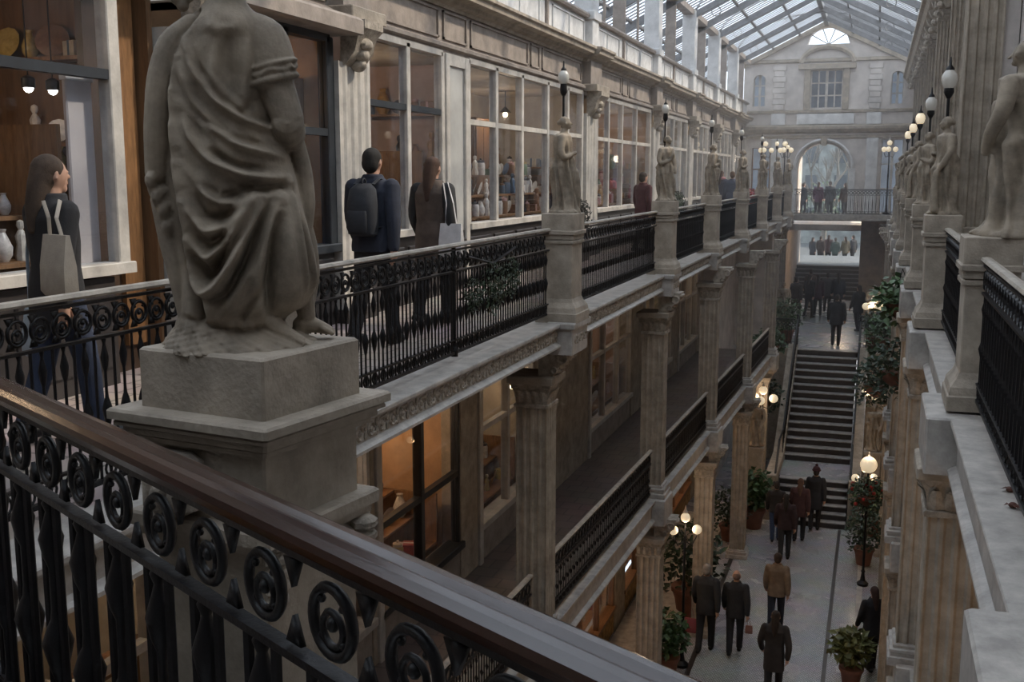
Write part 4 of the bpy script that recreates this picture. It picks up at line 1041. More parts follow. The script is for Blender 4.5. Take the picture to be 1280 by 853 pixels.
    for k in range(25):
        a = 2*PI*k/24; ring.append((.072+.054*math.cos(a), -.028+.050*math.sin(a), (432-109)*px+.014*math.cos(a)))
    g.tube(ring, .008, 8); g.tube([(x, y, z+.018+.004*math.sin(9*x*40)) for x, y, z in ring], .006, 8); g.tube([(x, y, z+.035) for x, y, z in ring], .005, 8)
    g.limb([P3(350, 100, -.02), P3(358, 128, -.035), P3(368, 158, -.045)], [.044, .042, .037], 18)
    g.limb([P3(366, 162, -.045), P3(368, 178, .03), P3(358, 176, .12)], [.040, .036, .026], 16)
    g.limb([P3(378, 146, .0), P3(382, 170, .0), P3(376, 186, .0)], [.012, .016, .014], 8)
    # drapery and attribute hanging in front, seen past the hip
    g.limb([P3(376, 178, .04), P3(384, 215, .05), P3(386, 258, .05), P3(384, 300, .05)], [.022, .026, .028, .02], 12)
    g.limb([P3(380, 262, .06), P3(389, 310, .06), P3(394, 350, .06), P3(388, 385, .05)], [.02, .024, .02, .016], 12)
    # legs and sandalled feet under the hem, toes to the right
    g.limb([P3(372, 340, .02), P3(380, 372, .02), P3(384, 402, .02)], [.034, .028, .022], 12)
    g.limb([P3(376, 412, .02), P3(394, 413, .02), P3(412, 420, .01)], [.022, .019, .012], 12)
    for k in range(4): g.limb([P3(404, 417, .0+.012*k), P3(415+k, 423, -.006+.013*k)], [.008, .006], 6)
    g.limb([P3(336, 400, -.05), P3(352, 416, -.07), P3(372, 424, -.085)], [.026, .022, .014], 12)
    for k in range(4): g.limb([P3(364, 421, -.075-.012*k+.02), P3(376, 427, -.085-.012*k+.02)], [.008, .006], 6)
    # neck, head, gathered hair (mostly above the frame)
    g.limb([P3(300, 30, .005), P3(301, 0, .01), P3(303, -25, .015)], [.05, .040, .040], 16)
    g.sphere(P3(302, -52, .02), (.060, .072, .082), 18, 12); g.sphere(P3(302, -42, -.025), (.066, .05, .07), 16, 10)
    g.limb([P3(322, -38, .06), P3(326, -44, .085), P3(324, -30, .07)], [.012, .013, .010], 8)
    for x, y, rr in ((247, 4, .017), (243, 14, .016), (249, 22, .015), (255, 10, .017), (262, 2, .018), (246, -6, .017), (270, -16, .03)): g.sphere(P3(x, y, .01), rr, 10, 7)
    return g
st = remeshed(big_statue(), 'draped_statue', STATUE, .0036, 0)
o = put('draped_statue', st, None, (PX, PY, 1.093), math.radians(32.6))
tag(o, 'large weathered stone statue of a draped figure seen from behind, nearest to the camera', 'statue')

def statue_mesh(seed, vox=.012, hat=False):
    """standing draped figure about .98 m tall facing +x"""
    q = random.Random(seed); g = G()
    NA, NZ = 72, 60
    zs = np.linspace(0, .80, NZ); th = np.linspace(0, 2*PI, NA, endpoint=False)
    rx = np.interp(zs, [0, .03, .08, .25, .42, .52, .62, .72, .78, .80], [.135, .135, .115, .105, .115, .095, .088, .098, .085, .05])
    ry = np.interp(zs, [0, .03, .08, .25, .42, .52, .62, .72, .78, .80], [.14, .14, .12, .118, .13, .105, .10, .125, .125, .06])
    lean = .02*np.sin(zs*5+seed)
    ph = seed*1.3
    rings = []
    for i, z in enumerate(zs):
        lo = np.clip((.60-z)/.1, 0, 1)
        f = lo*(.019*np.sin(9*th+ph+6*z)+.014*np.sin(5*th-10*z+ph)+.012*np.sin(14*th+ph*2+z*14))+(1-lo)*.005*np.sin(8*th+20*z+ph)
        f += .018*np.exp(-((z-.50-.05*np.sin(th+ph))/.03)**2)
        rings.append([((rx[i]+f[j])*math.cos(th[j])+lean[i]*.5, (ry[i]+f[j])*math.sin(th[j])+lean[i], z) for j in range(NA)])
    g.loft(rings)
    hy = q.uniform(-.02, .02)
    g.limb([(0, hy, .78), (.012, hy, .85)], [.046, .031], 12)
    hd = (.022, hy, .895)
    g.sphere(hd, (.050, .045, .062), 14, 10); g.limb([(.075, hy, .90), (.09, hy, .885)], [.008, .009], 8)
    g.sphere((.004, hy, .918), (.054, .052, .050), 12, 8); g.sphere((-.046, hy, .905), (.026, .028, .026), 8, 6); g.limb([(.045, hy, .865), (.062, hy, .858)], [.022, .016], 8)
    for s in (-1, 1): g.limb([(hd[0]+.01, hy+s*.05, .90), (hd[0]+.01, hy+s*.054, .885)], [.01, .008], 6)
    # arms: one bent across the chest with an attribute, the other lowered into the drapery
    s = q.choice((-1, 1))
    g.limb([(0, s*.125, .755), (-.01, s*.165, .62), (.02, s*.155, .55), (.11, s*.06, .60)], [.040, .036, .032, .022], 12)
    g.limb([(0, -s*.125, .755), (.0, -s*.165, .62), (.06, -s*.14, .52), (.10, -s*.10, .44)], [.040, .036, .030, .022], 12)
    g.sphere((.12, s*.045, .605), (.022, .026, .020), 8, 6); g.sphere((.105, -s*.095, .425), (.022, .02, .026), 8, 6)
    k = seed % 3
    if k == 0: g.limb([(.13, s*.04, .66), (.14, s*.05, .55), (.12, s*.06, .42), (.10, s*.07, .30)], [.035, .03, .026, .02], 10)
    elif k == 1: g.limb([(.115, -s*.1, .42), (.13, -s*.11, .25), (.12, -s*.12, .05)], [.03, .035, .04], 10)
    else: g.limb([(.12, s*.03, .62), (.15, s*.02, .70), (.13, s*.0, .76)], [.03, .026, .018], 8)
    g.limb([(.06, .05, .04), (.13, .06, .025), (.165, .065, .015)], [.026, .022, .012], 8); g.limb([(.04, -.05, .04), (.11, -.07, .025), (.145, -.08, .015)], [.026, .022, .012], 8)
    g.lathe([(.15, -.005), (.155, .01), (.145, .03)], 12)
    return remeshed(g, 'statue', STATUE, vox, 1)
SM = [statue_mesh(k, {1: .0085, 3: .0085}.get(k, .011)) for k in (1, 2, 3, 4, 5)]
lab = ['weathered stone statue on the second left pier beside the first gallery lamp', 'stone statue on the third left pier in front of a gallery shop', 'stone statue on the fourth left pier along the gallery', 'stone statue on the fifth left pier along the gallery', 'small distant stone statue on the sixth left pier', 'small distant stone statue on the seventh left pier', 'most distant stone statue on the left balustrade, eighth pier']
for i, y in enumerate(PL[1:]):
    tag(put('statue', SM[i % 5], None, (XP, y, 1.115), (.15, -.5, .3, 0, .2, -.3, .1)[i]), lab[i], 'statue')
labr = ['large pale statue on the nearest right pier at the right edge', 'stone statue on the second right pier under the right hand lamp', 'stone statue on the third right pier', 'distant stone statue on the fourth right pier', 'distant stone statue on the fifth right pier', 'distant stone statue on the sixth right pier', 'far small stone statue on the seventh right pier', 'far small stone statue on the eighth right pier']
for i, y in enumerate(PR[1:9]):
    o = tag(put('statue', SM[(i+2) % 5], None, (XPR+(.22 if i == 0 else 0), y, 1.115), PI+(-.6, .2, .3, 0, .2, -.3, .1, 0)[i]), labr[i], 'statue')
    k_ = 1.25 if i == 0 else .98; o.scale = (k_*1.2, k_*1.2, k_) if i == 0 else (k_, k_, k_)
def low_statue(x, y, z, label, k, ped=.7, s=1.25):
    t = thing('statue_pedestal', 'square stone pedestal below the '+label, 'pedestal', (x, y, z))
    G().bbox(-.24, .24, -.24, .24, 0, .12, .01).obj('base', MARBLE, t); G().bbox(-.19, .19, -.19, .19, .12, ped-.08, .01).obj('shaft', STONE, t); G().bbox(-.24, .24, -.24, .24, ped-.08, ped, .01).obj('cap', STONE, t)
    o = tag(put('statue', SM[k], None, (x, y, z+ped+.015), -PI/2), label, 'statue'); o.scale = (s, s, s)
low_statue(-2.80, 28.9, ZG+.0, 'pale statue standing left of the foot of the long stairs', 0, 2.0, 1.3)
low_statue(.24, 29.4, ZG+.0, 'pale statue standing right of the foot of the long stairs', 2, 2.0, 1.3)
low_statue(-2.95, 38.5, ZC, 'pale statue standing left in the upper corridor', 3, .55, 1.35)
low_statue(.05, 38.5, ZC, 'pale statue standing right in the upper corridor', 1, .55, 1.35)

# ================================================================== LAMPS
def pier_lamp(x, y, label, z0=1.1, zg=2.50, lit=True, side=0, s=1.0):
    t = thing('lamp_standard', label, 'lamp', (x+side, y+.185, z0-.02))
    H = zg-z0
    G().tube([(0, 0, 0), (0, 0, H-.16)], .016*s, 8).lathe([(.04, 0), (.045, .03), (.02, .06)], 10).obj('post', IRON, t)
    G().lathe([(.022, H-.50), (.03, H-.46), (.02, H-.42)], 8).obj('post_ring', IRON, t, 'auto'); G().lathe([(.018, H-.18), (.035, H-.15), (.05*s, H-.12), (.045*s, H-.08*s)], 10).obj('collar', IRON, t, 'auto')
    G().lathe([(q_*s, z_*s) for q_, z_ in ((.03, -.10), (.06, -.06), (.078, 0), (.07, .05), (.04, .09), (.015, .11))], 16, (0, 0, H)).obj('globe', GLOBE if lit else GLOBEW, t, True)
    G().lathe([(.04*s, H+.09*s), (.04*s, H+.11*s), (.015*s, H+.14*s), (.006, H+.22*s)], 8).obj('finial', IRON, t, 'auto')
for i, y in enumerate(PL[1:]):
    pier_lamp(-3.08, y, '%s black lamp standard with glass globe behind a left pier statue' % ORD[i], lit=i > 4, s=.75)
for i, y in enumerate(PR[2:7]):
    pier_lamp(.62, y+.1, '%s black lamp standard with glass globe behind a right pier statue' % ORD[i], zg=2.45, lit=i > 1, s=1.0)
def cluster(x, y, z, zpole, label, n=3, power=14, s=1.0):
    t = thing('candelabra_lamp', label, 'lamp', (x, y, zpole))
    H = z-zpole
    G().lathe([(.12, 0), (.13, .06), (.06, .12), (.035, .3), (.05, .34), (.03, .38), (.026, H*.6), (.045, H*.62), (.026, H*.66), (.022, H)], 10).obj('post', IRON, t, 'auto')
    for k in range(n):
        a = 2*PI*k/max(1, n)+.4; q = .3*s
        if n == 1:
            G().sphere((0, 0, H+.2), .17*s, 16, 10).obj('globe', GLOBE, t, True); G().lathe([(.05, H+.36), (.02, H+.42), (.008, H+.5)], 8).obj('finial', WHITE, t)
        else:
            ar = G().tube([(0, 0, H-.1), (q*.6*math.cos(a), q*.6*math.sin(a), H-.18), (q*math.cos(a), q*math.sin(a), H)], .014, 6).obj('arm', IRON, t)
            G().sphere((q*math.cos(a), q*math.sin(a), H+.12), .12*s, 14, 9).obj('globe', GLOBE, ar, True)
    if n > 1:
        G().sphere((0, 0, H+.36), .12*s, 14, 9).obj('globe', GLOBE, t, True); G().tube([(0, 0, H-.05), (0, 0, H+.26)], .014, 6).obj('stem', IRON, t); G().lathe([(.05, H+.46), (.02, H+.52), (.006, H+.6)], 8).obj('finial', WHITE, t)
    if power: lamp('lamp_light', (0, 0, H+.15 if n > 1 else H+.45), power, WARM2, .15, t)
cluster(-2.72, 29.6, -4.75, ZG, 'black candelabra lamp with lit globes left of the long stairs', 3, 20)
cluster(.22, 30.3, -4.55, ZG, 'black candelabra lamp with lit globes right of the long stairs', 3, 20)
cluster(.12, 24.6, -5.15, ZG, 'black lamp post with a single large globe over a flower basket', 1, 16, 1.1)
cluster(.05, 27.4, -6.15, ZG, 'lower lit candelabra lamp among plants right of the steps', 2, 16, .8)
cluster(-3.1, 19.2, -5.2, ZG, 'lamp post with warm globes beside the left ground floor pillar', 2, 16, .75)
cluster(.1, 37.3, -2.95, ZC, 'warm glowing candelabra at the right of the upper corridor', 4, 45, 1.0)
for x, lb in ((-4.25, 'left'), (-3.5, 'middle left'), (.35, 'right')):
    cluster(x, 43.4, 2.35, 0, 'distant black street lamp with globes on the far bridge, %s one' % lb, 3, 0, .8)

# ================================================================== PLANTS
def foliage(n, r, sz, seed, zsq=1.0, drop=0):
    q = random.Random(seed); g = G()
    for _ in range(n):
        d = Vector((q.gauss(0, 1), q.gauss(0, 1), q.gauss(0, 1))).normalized()*r*(q.random()**.4)
        d.z *= zsq
        if drop: d.z -= drop*(d.x*d.x+d.y*d.y)/(r*r)*q.random()
        a = Euler((q.uniform(-1, 1), q.uniform(-1, 1), q.uniform(0, 6.3))).to_matrix(); L, W = sz*q.uniform(.7, 1.3), sz*.32
        p = [d+a @ Vector(v) for v in ((0, 0, 0), (L*.5, -W, .02*L), (L, 0, -.12*L), (L*.5, W, .02*L))]
        g.quad(*p)
    return g
FOL = [foliage(420, .42, .16, 1), foliage(420, .42, .20, 2, .8), foliage(500, .5, .12, 3, 1.2)]
FOLM = {}
def fol(k, m, nm='foliage'):
    if (k, m.name) not in FOLM: FOLM[(k, m.name)] = FOL[k].mesh(nm, m)
    return FOLM[(k, m.name)]
def potted(x, y, z, label, k=0, m=LEAF, s=1.0, pot=POT):
    t = thing('potted_plant', label, 'plant', (x, y, z))
    G().lathe([(.16*s, 0), (.2*s, .25*s), (.235*s, .36*s), (.25*s, .36*s), (.25*s, .42*s), (.21*s, .42*s)], 14).obj('pot', pot, t, 'auto')
    G().lathe([(.2*s, .36*s), (.205*s, .39*s)], 12).obj('soil', SOIL, t)
    G().tube([(0, 0, .38*s), (0.02, 0, .8*s)], .02*s, 6).obj('stem', BARK, t)
    o = put('foliage', fol(k, m), t, (0, 0, .85*s)); o.scale = (s, s, s); stuff(o)
potted(-2.7, 27.9, ZG, 'big green potted plant left of the lower steps', 0, LEAF, 1.25)
potted(-3.2, 26.7, ZG, 'darker potted plant standing just left of the lower steps plant', 2, LEAFD, 1.0)
potted(.38, 28.2, ZG, 'green potted plant right of the lower steps', 1, LEAF, 1.2)
potted(.12, 26.0, ZG, 'dark potted plant under the lower candelabra lamp', 2, LEAFD, 1.0)
potted(-3.4, 21.7, ZG, 'dark round bush in a pot beside the left ground floor pillar', 2, LEAFD, 1.5)
potted(-3.3, 18.7, ZG, 'green potted plant at the bottom just beyond the foreground handrail', 0, LEAF, 1.0)
potted(-.02, 19.4, ZG, 'low yellow green potted plant at the foot of the lamp post', 1, mat('yellow_green_leaf', (.12, .13, .04), .5, .4, 9), .9)
potted(-2.68, 36.6, ZC, 'leafy potted plant hiding the left side of the stair head', 2, LEAF, 1.1)
potted(.1, 36.3, ZC, 'leafy potted plant at the right of the stair head', 0, LEAFD, 1.0)
def hanging(x, y, z, label, k, m, s=1.0, flowers=False):
    t = thing('hanging_planter', label, 'planter', (x, y, z))
    G().lathe([(.05*s, -.2*s), (.16*s, -.12*s), (.22*s, 0), (.23*s, .03*s), (.2*s, .03*s)], 12).obj('basket', POT, t, 'auto')
    o = put('foliage', fol(k, m), t, (0, 0, .08*s)); o.scale = (s*.9, s*.9, s*.8); stuff(o)
    if flowers:
        q = random.Random(3)
        for _ in range(14):
            a = q.uniform(0, 6.3); r = .38*s*q.random()**.5
            G().sphere((r*math.cos(a), r*math.sin(a), .1*s+q.uniform(-.25, .25)*s), .045*s, 7, 5).obj('flower', REDF, t, True)
    for a in range(3): G().tube([(.2*s*math.cos(a*2.1), .2*s*math.sin(a*2.1), 0), (0, 0, .5*s)], .006, 4).obj('chain', IRON, t)
hanging(.12, 24.55, -5.7, 'flower basket with reddish blooms hung round the single globe lamp post', 2, LEAFD, 1.0, True)
hanging(.42, 17.1, -.45, 'bushy green hanging plant below the right gallery ledge', 0, mat('mid_green_leaf', (.07, .13, .05), .5, .5, 9), 1.1)
hanging(.40, 17.4, -1.55, 'darker trailing plant below the bushy one on the right', 2, LEAFD, 1.1)
hanging(.40, 24.0, -2.0, 'trailing green plant on the right wall above the stairs', 2, LEAF, 1.3)
hanging(.2, 25.4, -3.3, 'lower trailing plant on the right wall above the stairs', 2, LEAFD, 1.3)
hanging(-2.8, 32.0, -3.5, 'green trailing plant at the end of the left middle gallery', 0, LEAF, 1.3)
hanging(-2.95, 32.3, -5.2, 'dark trailing plant below the end of the left middle gallery', 2, LEAFD, 1.3)
potted(-3.75, 33.0, 0, 'small red potted plant on the left gallery beyond the statues', 2, REDF, .8)
for k, y in enumerate((18.0, 21.6, 27.8)):
    if k == 1: continue
    t = thing('window_planter', '%s dark green planter box below the left gallery shop windows' % ORD[k], 'planter', (WX+.25, y, 0))
    G().bbox(-.12, .12, -.5, .5, .0, .5, .01).obj('box', DARKWOOD, t)
    for e in (-.3, .0, .3):
        o = put('foliage', fol(2, LEAFD if k else mat('grey_purple_leaf', (.05, .05, .045), .6, .4, 9)), t, (0, e, .75)); o.scale = (.4, .4, .6); stuff(o)
# dark cast garland ornament on the long near railing
t = thing('railing_garland', 'dark evergreen garland tied to the long near gallery railing', 'garland', (XL+.02, 8.6, .55))
for k, (dy, dz, s) in enumerate([(0, 0, .62), (.45, .05, .5), (-.5, -.02, .4)]):
    o = put('foliage', fol(2, LEAFD), t, (0, dy, dz)); o.scale = (.16, s*.9, s*.65); stuff(o)
G().tube([(0, -.6, .3), (0, 0, .2), (0, .6, .3)], .012, 6).obj('wire', IRON, t)

# two dried leaves lying on the right marble ledge
for lx, ly, ll in ((.672, 5.42, 'brown dried leaf clump on the right marble ledge, farther one'), (.655, 5.16, 'brown dried leaf clump on the right marble ledge, nearer one')):
    t = thing('dried_leaf', ll, 'leaf', (lx, ly, .0))
    qq = random.Random(int(ly*100)); g = G()
    for k in range(5):
        a = qq.uniform(0, 6.3); L = .045
        g.loft([[(0, 0, .004), (.008*math.cos(a+1.5), .008*math.sin(a+1.5), .006)], [(L*.5*math.cos(a)-.014*math.sin(a), L*.5*math.sin(a)+.014*math.cos(a), .022), (L*.5*math.cos(a)+.014*math.sin(a), L*.5*math.sin(a)-.014*math.cos(a), .022)], [(L*math.cos(a), L*math.sin(a), .012), (L*math.cos(a)+.003, L*math.sin(a), .012)]], False, False)
    g.sphere((0, 0, .014), (.02, .018, .014), 8, 5)
    stuff(g.obj('curled_blades', mat('dried_leaf_brown', (.10, .035, .022), .7, .4, 20), t, True))
# bare winter tree outside the far arch
t = thing('bare_tree', 'bare winter tree outside seen through the far arch', 'tree', (-3.0, 67, -3.6))
q = random.Random(5); tg = G()
def branch(p, d, L, r, lev):
    e = p+d*L; tg.tube([p, p.lerp(e, .5)+Vector((q.uniform(-.1, .1), 0, q.uniform(-.1, .1)))*L*.3, e], [r, r*.8, r*.6], 5)
    if lev:
        for _ in range(3 if lev > 2 else 4):
            nd = (d+Vector((q.uniform(-.9, .9), q.uniform(-.5, .5), q.uniform(-.1, .55)))).normalized()
            branch(p.lerp(e, q.uniform(.55, 1)), nd, L*q.uniform(.6, .8), r*.55, lev-1)
branch(Vector((0, 0, 0)), Vector((.02, 0, 1)), 3.4, .22, 4)
tg.obj('trunk_and_branches', BARK, t)
stuff(foliage(500, 1.5, .16, 9).obj('ivy', mat('pale_ivy', (.16, .22, .13), .6, .4, 9), t, loc=(0, 0, 3.3)))

# ================================================================== PEOPLE (built facing +y, i.e. walking away)
PC = {}
def person(label, x, y, z, h=1.7, rz=0, top=(.02, .02, .025), hem=.80, legs=(.02, .022, .03), hair=(.03, .02, .015), long_hair=False, stride=.16, swing=.14, vox=.018, backpack=None, totes=(), skirt=False, hat=None, bald=False, vest=None, wide=1.0, scarf=None, elbow=.0):
    t = thing('person', label, 'person', (x, y, z), rz)
    s = h/1.72; W = wide
    st = stride
    hipx = .09
    LEG = {}
    for sd in (-1, 1):
        f = st*sd
        LEG[sd] = [Vector((sd*hipx, 0, .90)), Vector((sd*hipx*1.02, f*.62+.03, .50)), Vector((sd*hipx*.95, f*1.05-(.07 if f < 0 else .0), .09+(.05 if f < 0 else 0)))]
    ARM = {}
    for sd in (-1, 1):
        a = -swing*sd
        sh = Vector((sd*.185*W, -.01, 1.40)); el = sh+Vector((sd*(.05+elbow), a*.55-.02, -.28)); wr = el+Vector((-sd*(.0+elbow*.8), a*.75+.07+elbow*.6, -.235))
        ARM[sd] = [sh, el, wr]
    def scale(g): g.V = [(v[0]*s, v[1]*s, v[2]*s) for v in g.V]; return g
    # body: one continuous surface
    g = G()
    def torso(rs, n=20):
        return [[(cx+rx*math.copysign(abs(math.cos(a))**.85, math.cos(a)), cy+ry*math.copysign(abs(math.sin(a))**.85, math.sin(a)), zz) for a in [2*PI*j/n for j in range(n)]] for zz, cx, cy, rx, ry in rs]
    g.loft(torso([(.84, 0, 0, .14, .10), (.92, 0, -.01, .165, .115), (1.05, 0, 0, .135*W, .09), (1.2, 0, 0, .15*W, .10), (1.34, 0, -.01, .17*W, .10), (1.42, 0, -.01, .14*W, .075), (1.46, 0, -.005, .06, .055)]))
    g.limb([(0, -.01, 1.42), (0, .005, 1.54)], [.06, .055])
    for sd in (-1, 1):
        g.limb(LEG[sd], [.085, .058, .038]); g.limb(ARM[sd], [.055, .042, .028])
        g.limb([LEG[sd][2]+Vector((0, -.05, -.04)), LEG[sd][2]+Vector((0, .07, -.055)), LEG[sd][2]+Vector((0, .15, -.06))], [.035, .036, .026])
    g.sphere((0, .01, 1.615), (.072, .09, .108), 16, 12); g.limb([(0, .05, 1.555), (0, .07, 1.535)], [.04, .032])
    g.limb([(0, .095, 1.625), (0, .112, 1.60)], [.011, .015], 8)
    for sd in (-1, 1):
        g.limb([(sd*.072, .0, 1.63), (sd*.078, -.005, 1.59)], [.014, .011], 6)
        g.limb([(sd*.03, .086, 1.632), (sd*.032, .092, 1.632)], [.012, .01], 6)
    g.limb([(-.02, .094, 1.567), (.02, .094, 1.567)], [.009, .009], 6)
    me = remeshed(scale(g), 'body', SKIN, vox*s*.8, 1)
    # hands with separate fingers, welded onto the body mesh object
    hd = G()
    for sd in (-1, 1):
        wr = ARM[sd][2]; d = (ARM[sd][2]-ARM[sd][1]).normalized()
        hd.limb([wr-d*.02, wr+d*.045, wr+d*.085], [.026, .034, .030], 8)
        for k in range(4):
            o_ = Vector((0, (-.027+.018*k), 0)); L = (.055, .07, .075, .062)[k]
            b = wr+d*.08+o_
            hd.limb([b, b+d*L*.5+Vector((-sd*.008, 0, 0)), b+d*L*.95+Vector((-sd*.024, 0, 0))], [.0095, .009, .0075], 6)
        b = wr+d*.03+Vector((0, .03, 0)); hd.limb([b, b+d*.03+Vector((-sd*.01, .022, 0)), b+d*.062+Vector((-sd*.018, .03, 0))], [.011, .010, .008], 6)
    hm = scale(hd).mesh('h', SKIN, True)
    bm = bmesh.new(); bm.from_mesh(me); bm.from_mesh(hm); bm.to_mesh(me); bm.free(); bpy.data.meshes.remove(hm)
    put('body', me, t)
    # trousers
    if not skirt:
        g = G().loft(torso([(.80, 0, -.01, .12, .09), (.86, 0, -.01, .165, .12), (.95, 0, -.01, .175, .125), (1.02, 0, 0, .16, .11)]))
        for sd in (-1, 1): g.limb([LEG[sd][0], LEG[sd][1], LEG[sd][2]+Vector((0, 0, -.02))], [.102, .074, .06], 12)
        put('trousers', remeshed(scale(g), 'trousers', cloth('cloth_%02d%02d%02d' % tuple(int(c*99) for c in legs), legs), vox*s), t)
    else:
        g = G().loft(torso([(.42, 0, 0, .2, .17), (.7, 0, -.01, .19, .15), (.95, 0, -.01, .17, .12), (1.02, 0, 0, .15, .1)]))
        put('skirt', remeshed(scale(g), 'skirt', cloth('cloth_%02d%02d%02d' % tuple(int(c*99) for c in legs), legs), vox*s), t)
    # coat with sleeves
    g = G().loft(torso([(hem, 0, .0, .19*W, .145), (hem+.05, 0, -.005, .19*W, .145), (max(.95, hem+.1), 0, -.005, .182*W, .14), (1.08, 0, 0, .17*W, .12), (1.22, 0, 0, .182*W, .125), (1.36, 0, -.01, .2*W, .12), (1.43, 0, -.01, .16*W, .09), (1.485, 0, -.0, .085, .08)]))
    for sd in (-1, 1): g.limb([ARM[sd][0]+Vector((-sd*.01, 0, .0)), ARM[sd][1], ARM[sd][2]], [.078, .064, .05], 12)
    g.tube([(.075*math.cos(a), .0+.07*math.sin(a), 1.49) for a in np.linspace(0, 2*PI, 13)], .022, 8)
    put('coat', remeshed(scale(g), 'coat', cloth('cloth_%02d%02d%02d' % tuple(int(c*99) for c in top), top), vox*s), t)
    if vest:
        g = G().loft(torso([(hem-.02, 0, .0, .2*W, .155), (max(.95, hem+.1), 0, -.005, .192*W, .15), (1.08, 0, 0, .18*W, .13), (1.22, 0, 0, .19*W, .135), (1.36, 0, -.012, .19*W, .13), (1.44, 0, -.012, .15*W, .10), (1.5, 0, -.0, .09, .085)]))
        put('waistcoat', remeshed(scale(g), 'waistcoat', cloth('vest_%02d%02d%02d' % tuple(int(c*99) for c in vest), vest), vox*s), t)
    for sd in (-1, 1):
        a = LEG[sd][2]
        g = G().limb([a+Vector((0, -.06, -.045)), a+Vector((0, .06, -.05)), a+Vector((0, .17, -.058))], [.042, .045, .032], 10)
        g.V = [(v[0], v[1], max(v[2], 0.0)) for v in g.V]
        scale(g).obj('shoe', IRON, t, True)
    # hair, hat
    hmat = cloth('hair_%02d%02d%02d' % tuple(int(c*99) for c in hair), hair, .4)
    g = G()
    if bald: g.sphere((0, -.025, 1.61), (.076, .078, .075), 14, 10)
    else: g.sphere((0, -.012, 1.645), (.083, .097, .092), 14, 10); g.sphere((0, -.04, 1.60), (.078, .072, .09), 12, 8)
    if long_hair: g.limb([(0, -.04, 1.66), (0, -.07, 1.54), (0, -.105, 1.42), (0, -.125, 1.30)], [.07, .07, .058, .03], 12)
    put('hair', remeshed(scale(g), 'hair', hmat, vox*s*.8), t)
    if hat: scale(G().sphere((0, -.005, 1.69), (.098, .112, .09), 14, 8).torus((0, -.005, 1.665), .098, .02, 16, 6, 'z').sphere((0, 0, 1.80), .04, 8, 6)).obj('hat', cloth('hat', hat), t, True)
    if scarf:
        scale(G().torus((0, 0, 1.49), .095, .045, 18, 8, 'z')).obj('scarf', cloth('scarf_%02d%02d%02d' % tuple(int(c*99) for c in scarf), scarf), t, True)
    if backpack:
        pm = cloth('backpack', backpack)
        b = G()
        for zz, rx, ry in ((.98, .10, .05), (1.0, .135, .085), (1.1, .145, .10), (1.25, .14, .095), (1.38, .12, .075), (1.43, .07, .03)): pass
        b.loft(torso([(.98, 0, -.17, .10, .05), (1.0, 0, -.18, .135, .085), (1.1, 0, -.19, .145, .10), (1.25, 0, -.185, .14, .095), (1.38, 0, -.17, .12, .075), (1.43, 0, -.15, .07, .03)]))
        k = scale(b).obj('backpack', pm, t, 'auto')
        scale(G().loft(torso([(1.02, 0, -.275, .09, .02), (1.06, 0, -.285, .1, .025), (1.17, 0, -.285, .1, .025), (1.2, 0, -.275, .09, .02)]))).obj('pocket', pm, k, 'auto')
        scale(G().torus((0, -.15, 1.44), .03, .008, 12, 5, 'x')).obj('handle', pm, k, True)
        for sd in (-1, 1): scale(G().tube([(sd*.085, -.15, 1.42), (sd*.095, -.06, 1.47), (sd*.10, .06, 1.44), (sd*.11, .13, 1.30), (sd*.13, .08, 1.12), (sd*.12, -.12, 1.05)], [(.022, .006)]*6, 6)).obj('shoulder_strap', pm, k)
    for (tx, ty, tz0, tz1, tw, tm, nm) in totes:
        bm_ = cloth('bag_%02d%02d%02d' % tuple(int(c*99) for c in tm), tm, .15)
        b = G().loft([[(tx+c*tw*.8*q2, ty-.06+a*.035*q_, zz) for a, c in ((-1, -1), (1, -1), (1.2, 0), (1, 1), (-1, 1), (-1.2, 0))] for zz, q_, q2 in ((tz0, .7, .9), (tz0+.03, 1.2, 1), ((tz0+tz1)/2, 1.1, .98), (tz1, .35, .92))])
        k = scale(b).obj(nm, bm_, t, 'auto')
        top_ = 1.47 if tz1 > .7 else tz1+.16
        sxx = tx*.72 if tz1 > .7 else tx
        for e in (-1, 1): scale(G().tube([(tx+e*tw*.4, ty-.06, tz1-.02), (tx*.97+e*tw*.25, ty-.07, (tz1+top_)/2), (sxx, ty-.03+e*.05, top_)], [(.012, .004)]*3, 6)).obj('strap', bm_, k)
    return t
BLK = (.014, .014, .017); NAVY = (.016, .02, .035)
person('woman in black coat with two pale bags walking on the gallery at far left', -4.28, 4.75, 0, 1.60, -.35, BLK, .72, (.02, .03, .06), (.06, .04, .028), True, .14, .1, .012, totes=((.29, -.08, .93, 1.28, .17, (.36, .32, .27), 'tote_bag'), (-.27, .05, .50, .80, .14, (.30, .36, .42), 'shopping_bag')))
person('man in dark jacket with a black backpack on the left gallery', -4.15, 8.45, 0, 1.72, -.08, NAVY, .84, BLK, (.012, .01, .009), False, .15, .1, .012, backpack=(.02, .022, .028), wide=1.08)
person('woman in brown waistcoat with long hair and a pale tote on the left gallery', -4.2, 9.9, 0, 1.67, -.1, (.02, .02, .022), .68, BLK, (.055, .028, .018), True, .12, .1, .012, totes=((.27, -.06, .72, 1.06, .16, (.50, .49, .50), 'tote_bag'),), elbow=.02, vest=(.075, .055, .045))
person('person in red coat standing inside the second pilaster shop', -5.8, 23.65, 0, 1.62, .5, (.32, .02, .02), .7, BLK, (.05, .03, .02), True, .1, .1, .016)
person('person in dark red and black standing by the third left pier statue', -4.25, 20.3, 0, 1.55, -.6, (.05, .012, .016), .75, BLK, (.03, .02, .015), False, .06, .05, .016)
person('person in grey blue coat far along the left gallery', -4.0, 31.6, 0, 1.6, .2, (.05, .06, .09), .75, BLK, (.1, .06, .04), False, .1, .1, .02)
